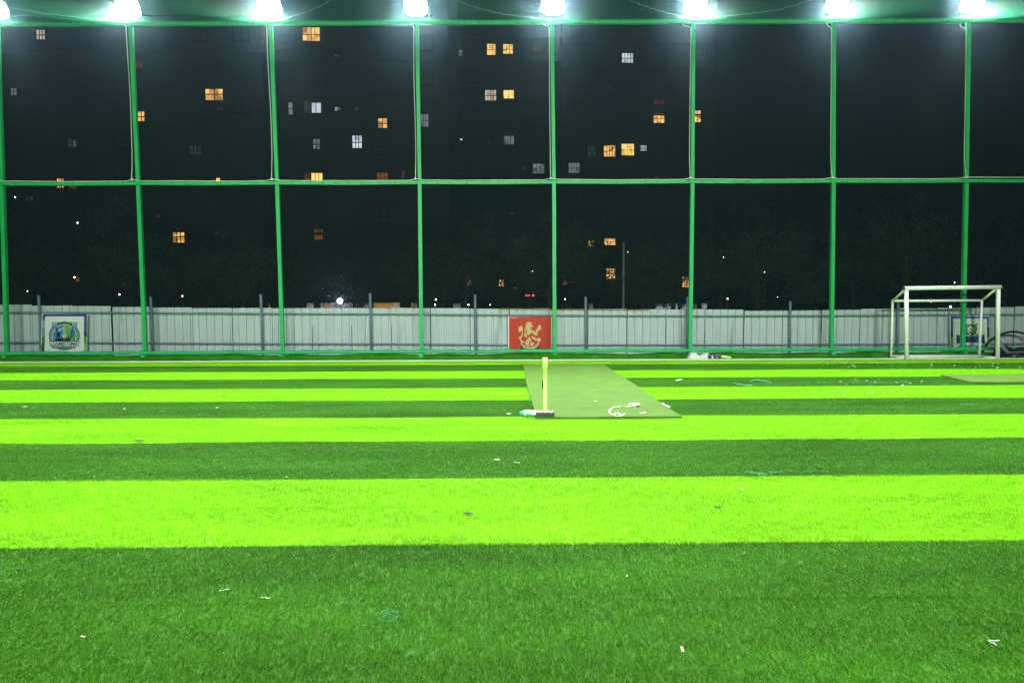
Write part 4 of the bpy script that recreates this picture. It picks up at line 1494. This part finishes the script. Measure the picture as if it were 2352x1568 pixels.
def window(bld, x0, x1, z0, z1, yy, pane_m, nc, nr, dim=False):
    fr = .045 if not dim else .06
    b = MB()
    y0, y1 = yy - .10, yy - .005
    b.box(x0 - fr, x0, y0, y1, z0 - fr, z1 + fr)
    b.box(x1, x1 + fr, y0, y1, z0 - fr, z1 + fr)
    b.box(x0 + .001, x1 - .001, y0, y1, z1, z1 + fr - .001)
    b.box(x0 + .001, x1 - .001, y0, y1, z0 - fr + .001, z0)
    bw = min(.03, (x1 - x0) / nc * .18)
    for k in range(1, nc):
        xx = x0 + (x1 - x0) * k / nc
        b.box(xx - bw, xx + bw, y0 + .03, y1 - .03, z0 + .001, z1 - .001)
    for k in range(1, nr):
        z = z0 + (z1 - z0) * (k / nr if nr != 2 else .46)
        b.box(x0 + .001, x1 - .001, y0 + .035, y1 - .035, z - .035, z + .035)
    b.box(x0 - .1, x1 + .1, yy - .16, yy - .004, z0 - fr - .06, z0 - fr - .002)
    f = b.build('window', m_frame, bld)
    b = MB()
    b.add([(-(x1 - x0) / 2, 0, -(z1 - z0) / 2), ((x1 - x0) / 2, 0, -(z1 - z0) / 2), ((x1 - x0) / 2, 0, (z1 - z0) / 2), (-(x1 - x0) / 2, 0, (z1 - z0) / 2)], [(0, 1, 2, 3)])
    p = b.build('pane', pane_m)
    p.parent = f
    p.matrix_parent_inverse = f.matrix_world.inverted()
    p.parent = f
    p.matrix_parent_inverse = Matrix.Identity(4)
    p.location = Vector(((x0 + x1) / 2, yy - .028, (z0 + z1) / 2)) - (Vector(bld.location) if False else Vector((0, 0, 0)))
    return f


for name, yy, (xa, xb), top, k, label, wins in BLOCKS:
    x0, x1 = V(xa, 600, yy).x, V(xb, 600, yy).x
    bld = empty(name, ((x0 + x1) / 2, yy, -0.3))
    tag(bld, label, 'building', 'apartment blocks beyond the fence')
    FL = 3.05
    b = MB()
    b.box(x0, x1, yy, yy + 14, 1.98, top)
    b.build('wall', m_wall[k], bld)
    b = MB()
    nf = int((top - 2) / FL)
    for q in range(nf + 1):
        z = 2.0 + q * FL
        b.box(x0 - .12, x1 + .12, yy - .14, yy + .3, z - .10, z + .10)
    b.build('floor_bands', m_wall[(k + 1) % 4], bld)
    b = MB()
    b.box(x0 - .15, x1 + .15, yy - .15, yy + 14.1, top + .003, top + 1.1)
    b.build('parapet', m_wall[k], bld)
    for q in range(5):
        xx = x0 + .4 + q * (x1 - x0 - .8) / 4
        b = MB()
        b.box(xx - .25, xx + .25, yy + .3, yy + .8, -0.3, 1.97)
        b.build('pillar', m_wall[(k + 2) % 4], bld)
    used = []
    for (a, c, t, bt, tone, nc, nr) in wins:
        p, q = V(a, bt, yy), V(c, t, yy)
        window(bld, p.x, q.x, p.z, q.z, yy, TONES[tone], nc, nr)
        used.append((p.x, q.x, p.z, q.z))
    # unlit windows on the storeys' grid
    ncol = max(3, int((x1 - x0) / 3.4))
    for fl in range(nf - 1):
        for cidx in range(ncol):
            xx = x0 + (cidx + .5) * (x1 - x0) / ncol
            z = 2.0 + fl * FL + .95
            if any(xx + 1.1 > u0 - .4 and xx - 1.1 < u1 + .4 and z + 1.5 > w0 - .3 and z - .2 < w1 + .3 for u0, u1, w0, w1 in used):
                continue
            if z > V(1176, -10, yy).z or rng.random() < .72:
                continue
            window(bld, xx - .65, xx + .65, z, z + 1.25, yy, m_glass, 2, 2, True)

# ground storeys: painted back walls under the blocks, with tube lamps
m_pale = mat('pale_plaster', (0.55, 0.53, 0.58), 0.85, var=0.08, scale=1)
m_ochre = mat('ochre_plaster', (0.62, 0.40, 0.12), 0.85, var=0.08, scale=1)
m_tube = mat('tube_glow', (1, 1, 1), 0.5, emit=110.0, ecol=(0.93, 0.95, 1.0))
m_warmtube = mat('warm_glow', (1, .8, .5), 0.5, emit=110.0, ecol=(1.0, 0.72, 0.38))
gs = empty('parking_wall', (0, 66, -0.3))
tag(gs, 'lit pale and ochre wall bays of the parking storey seen just over the fence', 'wall')
for a, c, kind in ((604, 634, 'o'), (640, 700, 'd'), (704, 742, 'p'), (745, 757, 'o2'), (758, 799, 'p'), (801, 814, 'p'), (818, 846, 'p'), (857, 902, 'o'), (903, 918, 'p'), (919, 932, 'o'),
                   (944, 950, 'o2'), (953, 964, 'p'), (974, 1005, 'd'), (1017, 1058, 'p'), (1062, 1130, 'd'), (1228, 1274, 'q'), (1290, 1312, 'q'), (1352, 1362, 'p'), (1506, 1528, 'p'), (1529, 1556, 'p'),
                   (1566, 1580, 'p'), (1583, 1601, 'q'), (1612, 1634, 'p'), (350, 384, 'q'), (396, 410, 'q'), (440, 480, 'd')):
    Yw = 67.0 if c < 1010 else 94.0
    p, q = V(a, 690, Yw), V(c, 690, Yw)
    b = MB()
    b.box(p.x, q.x, Yw, Yw + .25, -0.3, 2.6)
    m = {'p': m_pale, 'o': m_ochre, 'o2': m_ochre, 'd': m_wall[0], 'q': mat('taupe_plaster', (0.30, 0.25, 0.25), .9)}[kind]
    b.build('wall_bay', m, gs)
    if kind in 'po':
        b = MB()
        xm = (p.x + q.x) / 2
        wdt = min(.6, (q.x - p.x) * .35)
        b.box(xm - wdt, xm + wdt, Yw - 1.9, Yw - 1.82, 1.952, 1.972)
        b.build('tube_lamp', m_warmtube if kind == 'o' else m_tube, gs)

# ------------------------------------------------------------------ trees, lamps between fence and blocks
m_leaf = [mat('leaf_%d' % k, c, 0.6, 0.2, var=0.4, scale=1.5) for k, c in enumerate(((0.030, 0.050, 0.018), (0.024, 0.042, 0.020), (0.036, 0.046, 0.016)))]
m_bark = mat('bark', (0.05, 0.042, 0.034), 0.95, 0.1, var=0.3, scale=6)


def tree_meshes(seed, h, rad):
    g = np.random.default_rng(seed)
    b = MB()
    tips = []
    base = h * .30
    b.tube([(0, 0, -.3), (.05, .02, base * .5), (-.03, .05, base), (.08, 0, h * .55), (.02, .03, h * .8)], [.17, .14, .115, .07, .025], 8)
    for k in range(11):
        a = g.uniform(0, 2 * math.pi)
        z0 = base * g.uniform(.85, 1.9)
        r_ = rad * g.uniform(.55, .95) * (1 - .45 * max(0, z0 / h - .35))
        p1 = Vector((math.cos(a) * r_ * .5, math.sin(a) * r_ * .5, z0 + h * .12))
        p2 = Vector((math.cos(a + .3) * r_, math.sin(a + .3) * r_, z0 + h * g.uniform(.15, .30)))
        b.tube([(0, 0, z0), p1, p2], [.055, .035, .012], 5, cap=False)
        tips += [p1, p2]
    me_t = bpy.data.meshes.new('trunk')
    me_t.from_pydata(b.v, [], b.f)
    cl = [tuple(t) for t in tips]
    for _ in range(26):
        a, u = g.uniform(0, 2 * math.pi), g.uniform(0, 1) ** .5
        z = g.uniform(.30, 1.0)
        prof = math.sin(math.pi * min(1, max(0.05, (z - .22) / .80))) ** .6
        cl.append((math.cos(a) * rad * u * prof, math.sin(a) * rad * u * prof, z * h))
    vs, fs = [], []
    for cx_, cy2, cz in cl:
        n = int(g.integers(55, 120))
        sig = g.uniform(.28, .55)
        for _ in range(n):
            p = np.array([cx_, cy2, cz]) + g.normal(0, sig, 3) * (1, 1, .7)
            if p[2] < base * .75:
                continue
            d1 = g.normal(0, 1, 3)
            d1 /= np.linalg.norm(d1)
            d2 = np.cross(d1, g.normal(0, 1, 3))
            d2 /= np.linalg.norm(d2)
            l, w = g.uniform(.07, .13), g.uniform(.03, .055)
            k = len(vs)
            vs += [tuple(p - d1 * l), tuple(p + d2 * w), tuple(p + d1 * l), tuple(p - d2 * w)]
            fs.append((k, k + 1, k + 2, k + 3))
    me_c = bpy.data.meshes.new('crown')
    me_c.from_pydata(vs, [], fs)
    return me_t, me_c


kinds = [tree_meshes(100 + k, h, r_) for k, (h, r_) in enumerate(((8.0, 2.8), (7.0, 2.4), (8.8, 2.6), (6.2, 2.5)))]
for k, (t, c) in enumerate(kinds):
    t.materials.append(m_bark)
    c.materials.append(m_leaf[k % 3])
TREES = [(40, 42, 0), (170, 47, 1), (300, 40, 2), (455, 50, 3), (560, 46, 1), (812, 56.5, 3), (960, 50, 1), (1070, 48, 2), (1165, 56, 1), (1262, 44, 0), (1345, 60, 2), (1480, 50, 3), (1560, 46, 1), (1655, 52, 2), (1740, 44, 0), (1850, 42, 1),
         (1960, 46, 2), (2080, 40, 0), (2190, 45, 3), (2310, 41, 1), (660, 56.5, 3)]
for i, (xv, yy, k) in enumerate(TREES):
    p = V(xv, 700, yy)
    o = empty('tree', (p.x, yy, -0.3))
    tag(o, 'dark leafy tree in the night beyond the metal fence', 'tree', 'trees beyond the fence')
    rz = rng.uniform(0, 6.28)
    sc = rng.uniform(.88, 1.08)
    for nm, me in zip(('trunk', 'crown'), kinds[k]):
        q = bpy.data.objects.new(nm, me)
        COL.objects.link(q)
        q.parent = o
    o.rotation_euler = (0, 0, rz)
    o.scale = (sc, sc, sc)

m_globe = mat('lamp_globe', (1, .9, .7), 0.4, emit=8.0, ecol=(1.0, 0.74, 0.42))
m_globew = mat('cool_globe', (1, 1, 1), 0.4, emit=8.0, ecol=(0.92, 0.96, 1.0))
for xv, yv, yy, r_, mm, lb in ((274.5, 676.5, 33, .05, m_globe, 0), (419, 680, 33, .05, m_globe, 0), (63, 668.6, 36, .035, m_globe, 0), (283.6, 653, 45, .04, m_globe, 0), (1001, 688, 34, .06, m_globe, 0), (1298, 687, 34, .05, m_globe, 0),
                               (1671, 686, 33, .05, m_globe, 0), (171, 637, 38, .06, m_globe, 0), (178, 512, 40, .06, m_globew, 1), (34.6, 453, 41, .045, m_globew, 1), (1223, 623, 40, .03, m_globe, 0), (1442, 579, 43, .035, m_globe, 0),
                               (1662, 591, 40, .03, m_globew, 1), (1756, 625, 40, .035, m_globe, 0), (2192.6, 649, 36, .035, m_globew, 1), (2183, 704.6, 30, .06, m_globew, 1), (2138, 693.5, 34, .03, m_globe, 0), (1786, 682, 36, .025, m_globew, 1), (1126, 700, 60, .06, m_globew, 1), (1076, 699.7, 60, .08, m_globew, 1), (999.6, 700, 56, .09, m_globew, 1)):
    r_ *= 0.62
    p = V(xv, yv, yy)
    o = empty('garden_lamp', (p.x, yy, -0.3))
    tag(o, ('small cool white lamp on a thin pole beyond the fence', 'small warm lamp on a thin pole beyond the fence')[1 - lb], 'lamp', ('cool lamps beyond the fence', 'warm lamps beyond the fence')[1 - lb])
    b = MB()
    b.tube([(p.x, yy, -.3), (p.x, yy, p.z - r_ * .9)], .022, 6)
    b.build('pole', m_bark, o)
    b = MB()
    b.tube([(p.x, yy, p.z - r_), (p.x, yy, p.z - r_ * .5), (p.x, yy, p.z), (p.x, yy, p.z + r_ * .7), (p.x, yy, p.z + r_ * 1.2)], [r_ * .5, r_ * .9, r_, r_ * .8, r_ * .2], 10)
    b.build('globe', mm, o, smooth=True)
    b = MB()
    b.tube([(p.x, yy, p.z + r_ * 1.2), (p.x, yy, p.z + r_ * 1.5)], [r_ * 1.1, r_ * .2], 10)
    b.build('cap', m_bark, o)

# the bright yard lamp over the fence
p = V(780.5, 691, 52)
o = empty('yard_lamp', (p.x, 52, -0.3))
tag(o, 'glaring white yard lamp on a pole just over the fence', 'lamp')
b = MB()
b.tube([(p.x, 52.1, -.3), (p.x, 52.1, p.z + .1)], .04, 8)
b.build('pole', m_bark, o)
b = MB()
b.box(p.x - .22, p.x + .22, 52.02, 52.14, p.z - .18, p.z + .18)
b.build('housing', m_house, o, bevel=.02)
b = MB()
b.add([(p.x + .17 * math.cos(2 * math.pi * q / 16), 52.012, p.z + .17 * math.sin(2 * math.pi * q / 16)) for q in range(16)], [tuple(range(16))])
b.build('lens', mat('yard_lens', (1, 1, 1), .4, emit=500.0, ecol=(0.92, 1.0, 0.98)), o)
# the red marker lamps
p = V(1209, 678.7, 36)
o = empty('marker_lamp_bar', (p.x, 36, -0.3))
tag(o, 'row of small red marker lamps beyond the fence above the red poster', 'lamp')
b = MB()
b.beam((p.x - .05, 36.03, p.z), (p.x + .48, 36.03, p.z), .03, .05)
b.tube([(p.x + .2, 36.04, -.3), (p.x + .2, 36.04, p.z)], .025, 6)
b.build('bar', m_bark, o)
m_red = mat('red_glow', (1, .05, .03), .4, emit=10, ecol=(1.0, 0.03, 0.03))
for dx, r_ in ((0, .028), (.09, .022), (.16, .022), (.36, .045)):
    b = MB()
    b.tube([(p.x + dx, 36.012, p.z), (p.x + dx, 35.99, p.z)], [r_, r_ * .7], 10)
    b.build('red_lens', m_red, o)
# grey utility pole
p = V(1432.5, 557, 33)
o = empty('utility_pole', (p.x, 33, -0.3))
tag(o, 'tall plain grey pole standing dimly beyond the fence', 'pole')
m_conc = mat('pole_concrete', (0.16, 0.17, 0.14), .9, var=.15, scale=4)
b = MB()
b.tube([(p.x, 33, -.3), (p.x, 33, 2.6), (p.x, 33, p.z)], [.075, .062, .05], 10)
b.build('shaft', m_conc, o, smooth=True)
b = MB()
b.tube([(p.x, 33, 2.9), (p.x, 33, 2.96)], .075, 10)
b.build('collar', m_conc, o)

# ------------------------------------------------------------------ haze volume added to stand in for lens bloom and veil
b = MB()
b.box(-120, 120, -40, 130, -1.3, 75)
hz = b.build('haze', None)
hm = bpy.data.materials.new('haze')
hm.use_nodes = True
nt = hm.node_tree
nt.nodes.remove(nt.nodes['Principled BSDF'])
pv = nt.nodes.new('ShaderNodeVolumePrincipled')
pv.inputs['Color'].default_value = (0.58, 1.0, 0.86, 1)
pv.inputs['Density'].default_value = 0.00015
pv.inputs['Anisotropy'].default_value = 0.972
pw = nt.nodes.new('ShaderNodeVolumePrincipled')
pw.inputs['Color'].default_value = (0.30, 0.48, 1.0, 1)
pw.inputs['Density'].default_value = 0.00018
pw.inputs['Anisotropy'].default_value = 0.3
av = nt.nodes.new('ShaderNodeAddShader')
nt.links.new(pv.outputs[0], av.inputs[0])
nt.links.new(pw.outputs[0], av.inputs[1])
nt.links.new(av.outputs[0], nt.nodes['Material Output'].inputs['Volume'])
hz.data.materials.clear()
hz.data.materials.append(hm)
tag(hz, 'thin haze volume added to give the floodlights halos and a veil', 'haze', kind='stuff')
